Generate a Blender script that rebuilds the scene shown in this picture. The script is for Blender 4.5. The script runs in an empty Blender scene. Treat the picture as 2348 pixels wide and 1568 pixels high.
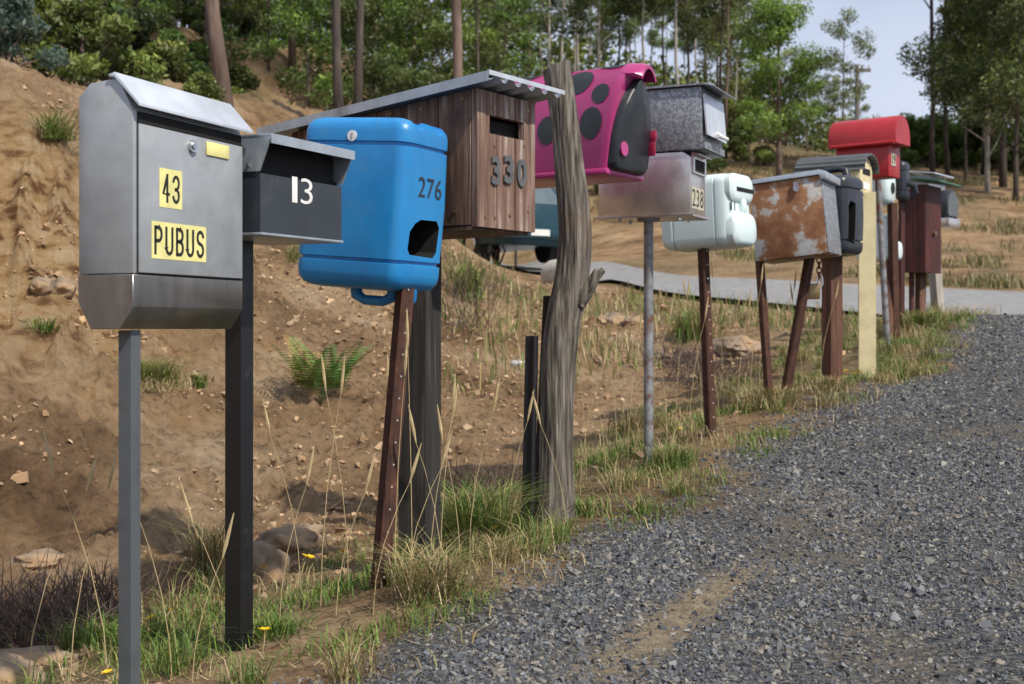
import bpy, bmesh, math, random
import numpy as np
from mathutils import Vector, Matrix, noise
random.seed(7); rng=np.random.default_rng(7)
C=bpy.context.scene.collection
F=2935.0; CX=1174.0; HY=750.0
R=math.radians
def at(px,py,Y): return Vector(((px-CX)/F*Y, Y, (HY-py)/F*Y))

# ------------------------------------------------------------------ materials
def base_mat(name):
    m=bpy.data.materials.new(name); m.use_nodes=True
    nt=m.node_tree; return m,nt,nt.nodes['Principled BSDF']
def N(nt,t,**k):
    n=nt.nodes.new(t)
    for a,b in k.items(): setattr(n,a,b)
    return n
def ramp(nt,src,stops):
    r=N(nt,'ShaderNodeValToRGB'); e=r.color_ramp.elements
    while len(e)>1: e.remove(e[-1])
    e[0].position=stops[0][0]; e[0].color=(*stops[0][1],1)
    for p,c in stops[1:]:
        x=e.new(p); x.color=(*c,1)
    nt.links.new(src,r.inputs[0]); return r.outputs[0]
def tex(nt,scale,detail=6,stretch=(1,1,1),kind='ShaderNodeTexNoise',coord='Object',rough=.6):
    tc=N(nt,'ShaderNodeTexCoord'); mp=N(nt,'ShaderNodeMapping'); mp.inputs['Scale'].default_value=stretch
    nt.links.new(tc.outputs[coord],mp.inputs[0])
    t=N(nt,kind); t.inputs['Scale'].default_value=scale
    if kind=='ShaderNodeTexNoise':
        t.inputs['Detail'].default_value=detail; t.inputs['Roughness'].default_value=rough
    nt.links.new(mp.outputs[0],t.inputs['Vector']); return t
def mixc(nt,fac,a,b,mode='MIX'):
    m=N(nt,'ShaderNodeMix',data_type='RGBA',blend_type=mode)
    for sock,v in ((m.inputs[0],fac),(m.inputs[6],a),(m.inputs[7],b)):
        if isinstance(v,(int,float)): sock.default_value=v
        elif isinstance(v,tuple): sock.default_value=(*v,1)
        else: nt.links.new(v,sock)
    return m.outputs[2]
def mk(name,stops,scale=8,rough=.5,metal=0,bump=0,bscale=40,stretch=(1,1,1),dirt=None,bdist=.004,voro=False,rv=.12):
    m,nt,p=base_mat(name)
    if isinstance(stops[0],float):
        c=stops; stops=[(.3,tuple(x*.82 for x in c)),(.7,tuple(min(1,x*1.1) for x in c))]
    if voro:
        t=tex(nt,scale,stretch=stretch,kind='ShaderNodeTexVoronoi'); sp=N(nt,'ShaderNodeSeparateColor'); nt.links.new(t.outputs['Color'],sp.inputs[0]); fac=sp.outputs[0]
    else:
        t=tex(nt,scale,stretch=stretch); fac=t.outputs['Fac']
    col=ramp(nt,fac,stops)
    if dirt:
        dc,d0,d1,ds=dirt
        t2=tex(nt,ds,detail=8); f=ramp(nt,t2.outputs['Fac'],[(d0,(0,0,0)),(d1,(1,1,1))])
        col=mixc(nt,f,col,dc)
    nt.links.new(col,p.inputs['Base Color'])
    t3=tex(nt,scale*2.3,stretch=stretch); mr=N(nt,'ShaderNodeMapRange')
    mr.inputs['To Min'].default_value=max(.03,rough-rv); mr.inputs['To Max'].default_value=min(1,rough+rv)
    nt.links.new(t3.outputs['Fac'],mr.inputs[0]); nt.links.new(mr.outputs[0],p.inputs['Roughness'])
    p.inputs['Metallic'].default_value=metal
    if bump:
        tb=tex(nt,bscale,stretch=stretch,detail=8); b=N(nt,'ShaderNodeBump'); b.inputs['Strength'].default_value=bump; b.inputs['Distance'].default_value=bdist
        nt.links.new(tb.outputs['Fac'],b.inputs['Height']); nt.links.new(b.outputs[0],p.inputs['Normal'])
    return m
def attr_mat(name,rough=.7,trans=0,vary=0,bump=0):
    m,nt,p=base_mat(name)
    a=N(nt,'ShaderNodeAttribute',attribute_name='Col'); col=a.outputs['Color']
    if vary:
        oi=N(nt,'ShaderNodeObjectInfo'); col2=ramp(nt,oi.outputs['Random'],[(0,(1-vary,1-vary*.8,1-vary*.6)),(.5,(1,1,1)),(1,(1+vary,1+vary*.7,1-vary*.2))])
        col=mixc(nt,1.0,col,col2,'MULTIPLY')
    nt.links.new(col,p.inputs['Base Color']); p.inputs['Roughness'].default_value=rough
    if trans:
        tr=N(nt,'ShaderNodeBsdfTranslucent'); nt.links.new(col,tr.inputs[0])
        mx=N(nt,'ShaderNodeMixShader'); mx.inputs[0].default_value=trans
        nt.links.new(p.outputs[0],mx.inputs[1]); nt.links.new(tr.outputs[0],mx.inputs[2])
        nt.links.new(mx.outputs[0],nt.nodes['Material Output'].inputs[0])
    return m
M={}
M['silver']=mk('silver_powdercoat',(.35,.375,.40),12,.42,.25,.05,300,dirt=((.26,.25,.23),.54,.8,9))
M['lid']=mk('pale_lid',(.58,.62,.68),10,.32,.4,.04,200,dirt=((.37,.36,.34),.6,.85,12))
M['stainless']=mk('stainless',[(.3,(.22,.215,.21)),(.7,(.36,.35,.34))],14,.34,.85,stretch=(1,1,.12),dirt=((.13,.11,.09),.54,.8,10))
M['void']=mk('dark_opening',(.006,.006,.006),5,.9)
M['postgrey']=mk('grey_post_paint',(.12,.135,.15),14,.45,.35,.05,200,dirt=((.08,.075,.065),.54,.85,14))
M['charcoal']=mk('charcoal_paint',(.032,.039,.05),10,.42,.1,.03,250,dirt=((.09,.09,.09),.58,.9,12))
M['black']=mk('black_steel',(.012,.013,.016),12,.4,.1,.06,150,dirt=((.07,.065,.06),.58,.9,18))
M['yellow']=mk('yellow_label',(.76,.71,.29),25,.5,dirt=((.5,.46,.25),.6,.85,30))
M['plateyellow']=mk('faded_label',(.48,.45,.34),25,.5,dirt=((.35,.32,.24),.55,.85,30))
M['ink']=mk('black_ink',(.012,.012,.012),10,.5)
M['greyink']=mk('grey_marker',(.025,.035,.055),40,.6)
M['whiteink']=mk('white_number',(.75,.75,.75),20,.5)
M['digit']=mk('weathered_digit_metal',(.13,.135,.14),30,.5,.4,.1,90)
M['blue']=mk('blue_plastic',[(.3,(.012,.18,.47)),(.7,(.02,.25,.58))],6,.36,0,.05,90,dirt=((.05,.21,.40),.56,.85,14))
M['wood']=mk('weathered_boards',[(.28,(.03,.016,.011)),(.46,(.11,.056,.036)),(.6,(.195,.118,.083)),(.76,(.38,.31,.27))],12,.75,0,.7,30,stretch=(3.4,3.4,.22),dirt=((.05,.028,.02),.53,.70,5))
M['frontwood']=mk('front_board_wood',[(.28,(.055,.032,.024)),(.45,(.155,.088,.064)),(.56,(.24,.165,.13)),(.68,(.44,.405,.375))],12,.78,0,.8,30,stretch=(3.4,3.4,.2),dirt=((.12,.065,.048),.54,.72,5))
M['oldwood']=mk('charred_post_wood',[(.32,(.008,.008,.008)),(.55,(.024,.021,.019)),(.75,(.075,.066,.058))],12,.85,0,.8,34,stretch=(4,4,.2))
M['brownpost']=mk('brown_post_wood',[(.3,(.045,.018,.011)),(.6,(.12,.052,.031)),(.8,(.2,.11,.07))],10,.8,0,.6,30,stretch=(4,4,.25))
M['zinc']=mk('zinc_sheet',(.42,.47,.52),14,.38,.55,.05,120,dirt=((.22,.22,.22),.54,.8,9))
M['pink']=mk('pink_plastic',[(.3,(.33,.028,.14)),(.7,(.43,.045,.20))],5,.30,0,.03,90,dirt=((.27,.06,.15),.58,.9,10))
M['spot']=mk('dark_plastic',(.016,.02,.025),20,.42,0,.05,200,dirt=((.05,.05,.05),.58,.9,25))
M['crimson']=mk('crimson_plastic',(.40,.02,.07),15,.4)
M['log']=mk('grey_log',[(.33,(.020,.017,.015)),(.45,(.105,.09,.075)),(.56,(.19,.165,.14)),(.70,(.33,.30,.265))],24,.92,0,1.0,34,stretch=(3,3,.20),bdist=.016,dirt=((.15,.085,.05),.56,.72,3.6))
M['galv']=mk('galvanised_spangle',[(.1,(.15,.165,.18)),(.5,(.22,.235,.26)),(.9,(.33,.35,.37))],120,.5,.45,.05,80,voro=True,dirt=((.42,.43,.44),.58,.75,22))
M['alu']=mk('worn_aluminium',[(.3,(.50,.46,.44)),(.7,(.68,.64,.62))],7,.28,.85,.06,60,stretch=(1,1,.4),dirt=((.36,.27,.24),.55,.8,6))
M['pole']=mk('galvanised_pipe',[(.35,(.14,.14,.15)),(.6,(.30,.31,.33))],16,.6,.4,.2,60,dirt=((.17,.07,.035),.53,.62,14))
M['rust']=mk('rusty_steel',[(.3,(.03,.013,.010)),(.6,(.08,.031,.019)),(.78,(.15,.06,.033))],22,.85,.1,.4,90)
M['dot']=mk('pale_hole',(.45,.43,.40),20,.7)
M['white']=mk('white_plastic',[(.3,(.52,.64,.67)),(.7,(.64,.75,.77))],5,.34,0,.03,90,dirt=((.38,.45,.42),.58,.85,9))
M['rustbox']=mk('rusting_paint',[(.40,(.44,.45,.47)),(.462,(.39,.36,.34)),(.492,(.28,.14,.068)),(.57,(.215,.088,.038)),(.66,(.15,.06,.03)),(.72,(.32,.27,.24))],6.5,.75,.05,.35,60,rv=.08,dirt=((.19,.09,.045),.57,.70,18))
M['cream']=mk('cream_paint',(.66,.58,.35),9,.5,0,.03,100,dirt=((.42,.36,.22),.58,.85,7))
M['greenroof']=mk('slate_grey_roof',(.115,.128,.135),12,.4,.3,.05,100)
M['red']=mk('red_paint',(.36,.015,.021),8,.40,0,.03,100,dirt=((.21,.025,.025),.54,.85,8))
M['darkred']=mk('dark_red_boards',[(.3,(.02,.005,.004)),(.6,(.075,.014,.011)),(.8,(.13,.03,.022))],10,.7,0,.4,40,stretch=(3,3,.3))
M['green']=mk('green_sheet',(.06,.17,.10),10,.45,.2)
M['navy']=mk('dark_can_plastic',(.017,.021,.03),8,.4,0,.05,80,dirt=((.06,.06,.07),.56,.85,12))
M['chrome']=mk('chrome',(.6,.6,.6),10,.2,.95)
M['brass']=mk('brass_lock',(.28,.2,.1),20,.4,.8)
M['tealcar']=mk('blue_grey_car_paint',(.018,.055,.075),4,.22,.35)
M['glass']=mk('dark_glass',(.16,.20,.22),4,.06,.5)
M['tail']=mk('tail_light_red',(.35,.02,.02),10,.25)
M['plate']=mk('white_plate',(.7,.7,.68),10,.4)
M['tyre']=mk('tyre_rubber',(.015,.015,.015),20,.85)
M['concrete']=mk('pale_concrete',(.42,.40,.37),10,.85,0,.3,50)
M['rock']=mk('rock',[(.3,(.12,.09,.065)),(.55,(.25,.19,.135)),(.75,(.34,.29,.24))],9,.95,0,.9,22,bdist=.02,dirt=((.32,.21,.12),.46,.62,6))
M['bark']=mk('brown_bark',[(.3,(.06,.04,.03)),(.6,(.18,.125,.10)),(.8,(.30,.23,.19))],5,.9,0,.6,14,stretch=(2,2,.3),bdist=.03)
M['palebark']=mk('pale_bark',[(.3,(.18,.16,.14)),(.6,(.38,.35,.31)),(.8,(.52,.49,.44))],4,.85,0,.4,12,stretch=(2,2,.3),bdist=.03)
M['darkbark']=mk('dark_bark',[(.3,(.025,.02,.018)),(.7,(.11,.085,.07))],5,.9,0,.6,14,stretch=(2,2,.3),bdist=.03)
M['leaf']=attr_mat('leaves',.5,.40,.28)
M['grass']=attr_mat('grass_blades',.65,.25)
M['stone']=attr_mat('crushed_stone',.8)
M['twig']=mk('dead_twigs',[(.3,(.05,.035,.03)),(.7,(.17,.115,.09))],20,.9)
M['flower']=mk('yellow_petals',(.80,.52,.01),30,.6)
M['clear']=mk('clear_plastic',(.36,.38,.39),20,.15)
M['asphalt']=mk('asphalt',[(.3,(.16,.162,.17)),(.7,(.245,.247,.255))],5,.9,0,.3,120,dirt=((.29,.235,.175),.58,.8,.7))
M['polewood']=mk('power_pole_wood',(.16,.14,.13),6,.9)
M['straw']=mk('straw',[(.3,(.34,.25,.12)),(.7,(.52,.42,.24))],30,.8)

# ------------------------------------------------------------------ object helpers
RM={}
def tag(o,label,cat,group=None,kind=None):
    if label: o['label']=label
    if cat: o['category']=cat
    if group: o['group']=group
    if kind: o['kind']=kind
    return o
def thing(name,label,cat,loc,yaw=0,group=None):
    o=bpy.data.objects.new(name,None); C.objects.link(o); o.empty_display_size=.1
    o.location=loc; o.rotation_euler=(0,0,yaw)
    RM[o.name]=Matrix.Translation(Vector(loc))@Matrix.Rotation(yaw,4,'Z')
    return tag(o,label,cat,group)
def part(name,bm,mat,root,fr=None,bev=0,seg=2,parent=None,label=None,ang=38,recalc=True):
    if bev: bmesh.ops.bevel(bm,geom=bm.edges[:],offset=bev,segments=seg,affect='EDGES',profile=.5,clamp_overlap=True)
    if fr is not None: bm.transform(fr.M)
    if root is not None: bm.transform(RM[root.name].inverted())
    if recalc: bmesh.ops.recalc_face_normals(bm,faces=bm.faces[:])
    me=bpy.data.meshes.new(name); bm.to_mesh(me); bm.free()
    me.polygons.foreach_set('use_smooth',[True]*len(me.polygons)); me.set_sharp_from_angle(angle=R(ang))
    o=bpy.data.objects.new(name,me); C.objects.link(o); me.materials.append(M[mat] if isinstance(mat,str) else mat)
    p=parent or root
    if p: o.parent=p
    if label: o['label']=label
    return o
class Fr:
    def __init__(s,Y1,px1,th):
        s.Y1=Y1; s.k1=(px1-CX)/F; s.X1=s.k1*Y1; t=R(th); s.sn,s.cs=math.sin(t),math.cos(t)
        s.yaw=math.pi/2-t
        s.M=Matrix(((s.sn,-s.cs,0,s.X1),(s.cs,s.sn,0,Y1),(0,0,1,0),(0,0,0,1)))
    def W(s,px): k=(px-CX)/F; return (k*s.Y1-s.X1)/(s.sn-k*s.cs)
    def D(s,px): k=(px-CX)/F; return (s.X1-k*s.Y1)/(s.cs+k*s.sn)
    def H(s,py): return (HY-py)/F*s.Y1
    def face(s,px,py): a=s.W(px); return a,(HY-py)/F*(s.Y1+a*s.cs)
    def side(s,px,py): d=s.D(px); return d,(HY-py)/F*(s.Y1+d*s.sn)
    def tilt(s,axis,deg,c):
        s.M=s.M@Matrix.Translation(c)@Matrix.Rotation(R(deg),4,axis)@Matrix.Translation(-Vector(c))
def nb(): return bmesh.new()
def box(bm,a0,a1,d0,d1,h0,h1):
    v=[bm.verts.new(p) for p in ((a0,d0,h0),(a1,d0,h0),(a1,d1,h0),(a0,d1,h0),(a0,d0,h1),(a1,d0,h1),(a1,d1,h1),(a0,d1,h1))]
    for f in ((0,3,2,1),(4,5,6,7),(0,1,5,4),(1,2,6,5),(2,3,7,6),(3,0,4,7)): bm.faces.new([v[i] for i in f])
    return bm
def prism_a(bm,pts,a0,a1):
    A=[bm.verts.new((a0,d,h)) for d,h in pts]; B=[bm.verts.new((a1,d,h)) for d,h in pts]; n=len(pts)
    bm.faces.new(A); bm.faces.new(B[::-1])
    for i in range(n): bm.faces.new((A[i],B[i],B[(i+1)%n],A[(i+1)%n]))
    return bm
def prism_d(bm,pts,d0,d1,sc=1.0,c=None):
    if c is None: c=(sum(p[0] for p in pts)/len(pts),sum(p[1] for p in pts)/len(pts))
    A=[bm.verts.new((a,d0,h)) for a,h in pts]; B=[bm.verts.new((c[0]+(a-c[0])*sc,d1,c[1]+(h-c[1])*sc)) for a,h in pts]; n=len(pts)
    bm.faces.new(A); bm.faces.new(B[::-1])
    for i in range(n): bm.faces.new((A[i],B[i],B[(i+1)%n],A[(i+1)%n]))
    return bm
def loft(bm,secs,cap=True):
    V=[[bm.verts.new(p) for p in s] for s in secs]; n=len(V[0])
    for A,B in zip(V,V[1:]):
        for i in range(n): bm.faces.new((A[i],A[(i+1)%n],B[(i+1)%n],B[i]))
    if cap: bm.faces.new(V[0][::-1]); bm.faces.new(V[-1])
    return bm
def rrect(w,d,r,n=6):
    r=min(r,w/2-.001,d/2-.001); o=[]
    for cx,cy,a0 in ((w/2-r,d/2-r,0),(-w/2+r,d/2-r,90),(-w/2+r,-d/2+r,180),(w/2-r,-d/2+r,270)):
        for i in range(n+1): t=R(a0+90*i/n); o.append((cx+r*math.cos(t),cy+r*math.sin(t)))
    return o
def tube(bm,pts,rads,n=8,cap=True):
    pts=[Vector(p) for p in pts]; secs=[]; prev=None
    for i,p in enumerate(pts):
        t=(pts[min(i+1,len(pts)-1)]-pts[max(i-1,0)]).normalized()
        x=t.orthogonal().normalized() if prev is None else (prev-t*prev.dot(t)).normalized()
        prev=x; y=t.cross(x)
        secs.append([p+(x*math.cos(2*math.pi*k/n)+y*math.sin(2*math.pi*k/n))*rads[i] for k in range(n)])
    return loft(bm,secs,cap)
def hsweep(bm,path,sec,scales=None):
    secs=[[Vector(p)+Vector((x*(scales[i] if scales else 1),y*(scales[i] if scales else 1),0)) for x,y in sec] for i,p in enumerate(path)]
    return loft(bm,secs)
def rotsec(sec,yaw): c,s=math.cos(yaw),math.sin(yaw); return [(x*c-y*s,x*s+y*c) for x,y in sec]
def sq(w,yaw): return rotsec([(-w/2,-w/2),(w/2,-w/2),(w/2,w/2),(-w/2,w/2)],yaw)
def circ(r,n=14): return [(r*math.cos(2*math.pi*k/n),r*math.sin(2*math.pi*k/n)) for k in range(n)]
def star(r,t=.004,yaw=0):
    o=[]
    for k in range(3):
        a=2*math.pi*k/3
        dx,dy=math.cos(a),math.sin(a); nx,ny=-dy,dx
        o+=[(dx*r-nx*t,dy*r-ny*t),(dx*r+nx*t,dy*r+ny*t)]
        b=a+math.pi/3; o.append((math.cos(b)*t*2,math.sin(b)*t*2))
    return rotsec(o,yaw)
def disc(bm,c,r,axis,th=.003,n=16):
    c=Vector(c); ax={'a':Vector((1,0,0)),'d':Vector((0,1,0)),'h':Vector((0,0,1))}[axis]
    return tube(bm,[c,c+ax*th],[r,r],n)
def text(s,a0,a1,h0,h1,d=-.001,th=.001,bold=.0,plane='front'):
    cu=bpy.data.curves.new('t','FONT'); cu.body=s; cu.offset=bold; cu.extrude=.05; cu.resolution_u=4; cu.space_character=1.08
    ob=bpy.data.objects.new('t',cu); C.objects.link(ob); bpy.context.view_layer.update()
    dg=bpy.context.evaluated_depsgraph_get(); me=bpy.data.meshes.new_from_object(ob.evaluated_get(dg))
    bm=nb(); bm.from_mesh(me); bpy.data.objects.remove(ob); bpy.data.meshes.remove(me); bpy.data.curves.remove(cu)
    xs=[v.co.x for v in bm.verts]; ys=[v.co.y for v in bm.verts]
    x0,x1,y0,y1=min(xs),max(xs),min(ys),max(ys)
    for v in bm.verts:
        x=(v.co.x-x0)/(x1-x0); h=h0+(v.co.y-y0)/(y1-y0)*(h1-h0); z=d-(th if v.co.z>0 else 0)
        v.co=(a0+x*(a1-a0),z,h) if plane=='front' else (z,a0+x*(a1-a0),h)
    return bm
# condensed block characters drawn as thick strokes in a unit cell (x 0..1, y 0..2)
def arc(cx,cy,rx,ry,a0,a1,n=9): return [(cx+rx*math.cos(R(a0+(a1-a0)*i/n)),cy+ry*math.sin(R(a0+(a1-a0)*i/n))) for i in range(n+1)]
GLY={'4':[[(.70,0),(.70,2)],[(.70,2),(.0,.55),(1.0,.55)]],
 '3':[arc(.5,1.5,.5,.5,165,-90)+[(.40,1.0)],[(.40,1.0)]+arc(.5,.5,.5,.5,90,-165)],
 'P':[[(0,0),(0,2)],[(0,2),(.5,2)]+arc(.5,1.48,.5,.52,90,-90)+[(0,.96)]],
 'U':[[(0,2),(0,.5)]+arc(.5,.5,.5,.5,180,360)+[(1,2)]],
 'B':[[(0,0),(0,2)],[(0,2),(.5,2)]+arc(.5,1.52,.46,.48,90,-90)+[(0,1.04)],[(0,1.04),(.5,1.04)]+arc(.5,.52,.5,.52,90,-90)+[(0,0)]],
 'S':[arc(.5,1.5,.5,.5,15,240)+arc(.5,.5,.5,.5,60,-165)]}
def glyph(ch,a0,a1,h0,h1,w,d,th):
    bm=nb()
    for st_ in GLY[ch]:
        P_=[Vector((a0+w/2+x*(a1-a0-w),h0+w/2+y/2*(h1-h0-w))) for x,y in st_]; L_=[];R_=[]
        for i,p in enumerate(P_):
            t=(P_[min(i+1,len(P_)-1)]-P_[max(i-1,0)]).normalized(); nrm=Vector((-t.y,t.x)); e=p.copy()
            if i==0: e=p-t*w*.5*.9
            if i==len(P_)-1: e=p+t*w*.5*.9
            k_=1.0
            if 0<i<len(P_)-1:
                u_=(P_[i]-P_[i-1]).normalized(); k_=1/max(.5,abs(u_.dot(t)))
            L_.append(e+nrm*w/2*k_); R_.append(e-nrm*w/2*k_)
        for i in range(len(P_)-1):
            bm.faces.new([bm.verts.new((q_.x,d-th,q_.y)) for q_ in (L_[i],R_[i],R_[i+1],L_[i+1])])
    return bm
def cut(o,bm,fr,root):
    bm.transform(fr.M); bm.transform(RM[root.name].inverted()); bmesh.ops.recalc_face_normals(bm,faces=bm.faces[:])
    me=bpy.data.meshes.new('c'); bm.to_mesh(me); bm.free(); me.materials.append(M['void'])
    c=bpy.data.objects.new('c',me); C.objects.link(c); c.parent=o.parent
    md=o.modifiers.new('b','BOOLEAN'); md.operation='DIFFERENCE'; md.object=c; md.solver='EXACT'
    try: md.material_mode='TRANSFER'
    except Exception: pass
    bpy.context.view_layer.update(); dg=bpy.context.evaluated_depsgraph_get()
    nm=bpy.data.meshes.new_from_object(o.evaluated_get(dg)); o.modifiers.clear(); o.data=nm
    bpy.data.objects.remove(c)
def arrmesh(name,V,T,col=None,mat=None,smooth=False,extra=None):
    me=bpy.data.meshes.new(name); me.from_pydata(V.reshape(-1,3).tolist(),[],T.tolist())
    for nm,cl_ in (('Col',col),('Sand',extra)):
        if cl_ is not None:
            a=me.color_attributes.new(nm,'FLOAT_COLOR','POINT'); c=np.ones((len(V.reshape(-1,3)),4),np.float32); c[:,:3]=cl_
            a.data.foreach_set('color',c.ravel())
    if smooth: me.polygons.foreach_set('use_smooth',[True]*len(me.polygons))
    if mat: me.materials.append(M[mat])
    me.update(); return me
def link(name,me,parent=None):
    o=bpy.data.objects.new(name,me); C.objects.link(o)
    if parent: o.parent=parent
    return o

# ------------------------------------------------------------------ terrain
row=[(300,1625,2.56),(548,1500,3.08),(870,1345,3.34),(962,1300,3.72),(1276,1190,4.22),(1487,1065,5.05),(1630,1003,5.65),(1765,930,6.3),(1908,885,6.95),(1988,865,7.4),(2035,795,8.4),(2100,742,9.8),(2150,726,10.6)]
rowP=[at(*r) for r in row]
ry=np.array([-3,1.0]+[2.56,3.0,3.72,4.22,5.05,5.65,6.3,6.95,7.4,8.4,9.8,10.6,14,30]); rx=np.array([-3.3,-1.43]+[rowP[0].x,-.55,rowP[3].x+.02,rowP[4].x,rowP[5].x,rowP[6].x,rowP[7].x,rowP[8].x,rowP[9].x,rowP[10].x,rowP[11].x,rowP[12].x,5.1,12.0])
def sdist(X,Y): return (np.interp(Y,ry,rx)-X)*.89
near=[(900,600,30),(1100,612,26),(1250,626,21.5),(1400,642,18),(1700,690,14.2),(2000,722,13),(2348,752,12.4),(2800,778,12)]
far=[(900,570,38),(1100,588,33),(1250,596,28.5),(1400,602,25),(1700,640,20),(2000,655,18.6),(2348,672,17.6),(2800,690,17)]
cp=[tuple(p) for p in rowP]
for p in rowP[::2]:
    for d in (1.0,2.6,5.5,9): cp.append((p.x+.891*d,p.y-.454*d,p.z-.015*d))
cp+=[(-1.43,1,-.93),(-3.3,-3,-1.25),(2,-4,-1.3),(8,-6,-1.3),(14,0,-.6),(16,8,-.1),(-2.2,2,-.97)]
for r in near+far: cp.append(tuple(at(*r)))
for r in [(0,1285,4.4),(300,1240,4.8),(600,1205,5.2),(900,1130,5.8),(1150,1050,6.3),(1400,930,7.5),(1550,850,8.8),(1750,790,10),(1920,755,11),
    (0,800,6.0),(0,480,7.2),(0,215,8.4),(0,165,14),(0,60,25),(-500,100,14),(-500,20,25),
    (400,800,7),(400,500,8.8),(400,300,10.5),(400,215,16),(400,60,30),
    (800,800,8),(800,600,10.5),(800,440,14),(800,280,19),(800,120,32),
    (1100,800,8.8),(1100,680,12),(1130,640,15.5),(1130,625,19),(1180,618,23),(1010,660,11.5),(1000,590,16),(1000,575,22),(1100,480,38),(1100,330,44),
    (1400,740,11.5),(1400,540,32),(1400,430,40),(1700,735,12),(1700,560,28),(1700,400,38),
    (2000,590,26),(2000,420,40),(2348,600,24),(2348,440,36),(2300,775,11.4),(2800,600,24),(2800,420,40),
    (-600,0,60),(400,150,60),(1100,230,60),(1600,310,60),(2100,385,62),(2700,380,60),(-600,0,150),(600,200,150),(1300,300,150),(2100,388,150),(2900,380,150)]:
    cp.append(tuple(at(*r)))
cp+=[(-3.05,2,-.9),(-4.1,2,-.25),(-5.2,2,1.2),(-9,2,2.6),(-4.5,-2,-1.0),(-6.5,-2,1.0),(-12,-3,2.5),(-20,8,6),(-30,20,10)]
cp=np.array(cp); n=len(cp)
def phi(r): return np.sqrt(r*r+.16)
A=np.zeros((n+3,n+3)); dd=np.hypot(cp[:,None,0]-cp[None,:,0],cp[:,None,1]-cp[None,:,1])
A[:n,:n]=phi(dd)+np.eye(n)*-.02; A[:n,n]=1; A[:n,n+1]=cp[:,0]; A[:n,n+2]=cp[:,1]; A[n:,:n]=A[:n,n:].T
wts=np.linalg.solve(A,np.concatenate([cp[:,2],[0,0,0]]))
def gzv(X,Y):
    X=np.asarray(X,float).ravel(); Y=np.asarray(Y,float).ravel(); out=np.zeros(len(X))
    for i in range(0,len(X),20000):
        x=X[i:i+20000]; y=Y[i:i+20000]
        out[i:i+20000]=phi(np.hypot(x[:,None]-cp[None,:,0],y[:,None]-cp[None,:,1]))@wts[:n]+wts[n]+wts[n+1]*x+wts[n+2]*y
    return out
nearP=[at(*r) for r in near]; farP=[at(*r) for r in far]
cl=[((a+b)/2,(a-b).length/2) for a,b in zip(nearP,farP)]
def roadmask(X,Y):
    m=np.full(len(X),-9.0)
    for (p,hw),(q,hw2) in zip(cl,cl[1:]):
        dx,dy=q.x-p.x,q.y-p.y; t=np.clip(((X-p.x)*dx+(Y-p.y)*dy)/(dx*dx+dy*dy),0,1)
        m=np.maximum(m,(hw+(hw2-hw)*t)-np.hypot(X-p.x-dx*t,Y-p.y-dy*t))
    return m
def nz(X,Y,s,o=0.0): return np.array([noise.noise(Vector((x*s+o,y*s-o,o*1.7))) for x,y in zip(X,Y)])
def sandmask(X,Y):
    u=(X-.42)*.485+(Y-3.05)*.874; v=(X-.42)*.874-(Y-3.05)*.485
    a=np.exp(-(np.abs(v)/.085)**2.2-(u/.58)**4)*1.0
    b=np.exp(-((v-1.0)/.32)**2)*np.clip((Y-5)/3,0,.85)
    return a+b
def outcrop(X,Y): return np.exp(-((X+2.9)/1.0)**2-((Y-7.3)/1.3)**2)
def relief(X,Y):
    s=sdist(X,Y); rm=roadmask(X,Y)
    bank=np.clip((s-.7)/1.2,0,1)*np.clip(-rm/1.0,0,1); verge=np.clip((s+.35)/.4,0,1)*np.clip(-rm/1.0,0,1)
    n1=nz(X,Y,.8,3.1); n2=nz(X,Y,2.6,8.2); n3=nz(X,Y,7.5,1.3); n4=nz(X,Y,19,5.0)
    ribs=np.abs(nz(X*3.4+Y*.8+n2*.35,Y*1.1,1.0,2.7))
    fade=np.clip((26-Y)/10,.25,1)
    return bank*fade*(.07*n1+.075*n2-.075*np.abs(n3)+.04*n4)-outcrop(X,Y)*bank*(.70*ribs-.10+.10*np.abs(n2))+verge*(.018*n2+.014*n3+.010*n4)+(1-verge)*.006*n3*np.clip(-rm,0,1)
def gz(X,Y):
    X=np.array([X],float); Y=np.array([Y],float); return float(gzv(X,Y)[0]+relief(X,Y)[0])
th=np.concatenate([np.linspace(-180,-40,40,endpoint=False),np.linspace(-40,36,600,endpoint=False),np.linspace(36,180,40,endpoint=False)])
rr=np.concatenate([np.array([.05,.4,.8,1.2]),np.geomspace(1.5,175,430)])
TH,RR=np.meshgrid(np.radians(th),rr); GX=(RR*np.sin(TH)).ravel(); GY=(RR*np.cos(TH)).ravel()
GZ=gzv(GX,GY)+relief(GX,GY); rm=roadmask(GX,GY); GZ-=np.clip(rm+.1,0,.4)*.12
S=sdist(GX,GY)
edge=nz(GX,GY,2.2,4.4)*.20+nz(GX,GY,7,2.4)*.12
grav=np.clip((-S-.26+edge)/.14,0,1)*np.clip((15-GY)/1.0,0,1)
vg=np.exp(-((S-.2)/.45)**2)*np.clip(.6+nz(GX,GY,1.5,9.0)*1.0,0,.9)
vg=np.maximum(vg,np.clip((GY-9)/4,0,1)*np.clip((S-.5)/.5,0,1)*np.clip(nz(GX,GY,.35,6.6)*1.6+.15,0,.8)*(GY<34)*(GX>-1.5))
fl=np.clip((GZ-2.2)/2.5,0,1)*np.clip(.45+nz(GX,GY,.5,7.7)*1.6,0,1)*np.where(GX>5,.5,1)
fl=np.maximum(fl,np.clip((GY-40)/15,0,1)*.9)
nr,na=RR.shape; idx=np.arange(nr*na).reshape(nr,na)
q=np.stack([idx[:-1,:],np.roll(idx,-1,1)[:-1,:],np.roll(idx,-1,1)[1:,:],idx[1:,:]],-1).reshape(-1,4)
isg=grav[q].mean(1)>.5
colr=np.stack([grav,vg,fl],1)
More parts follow.
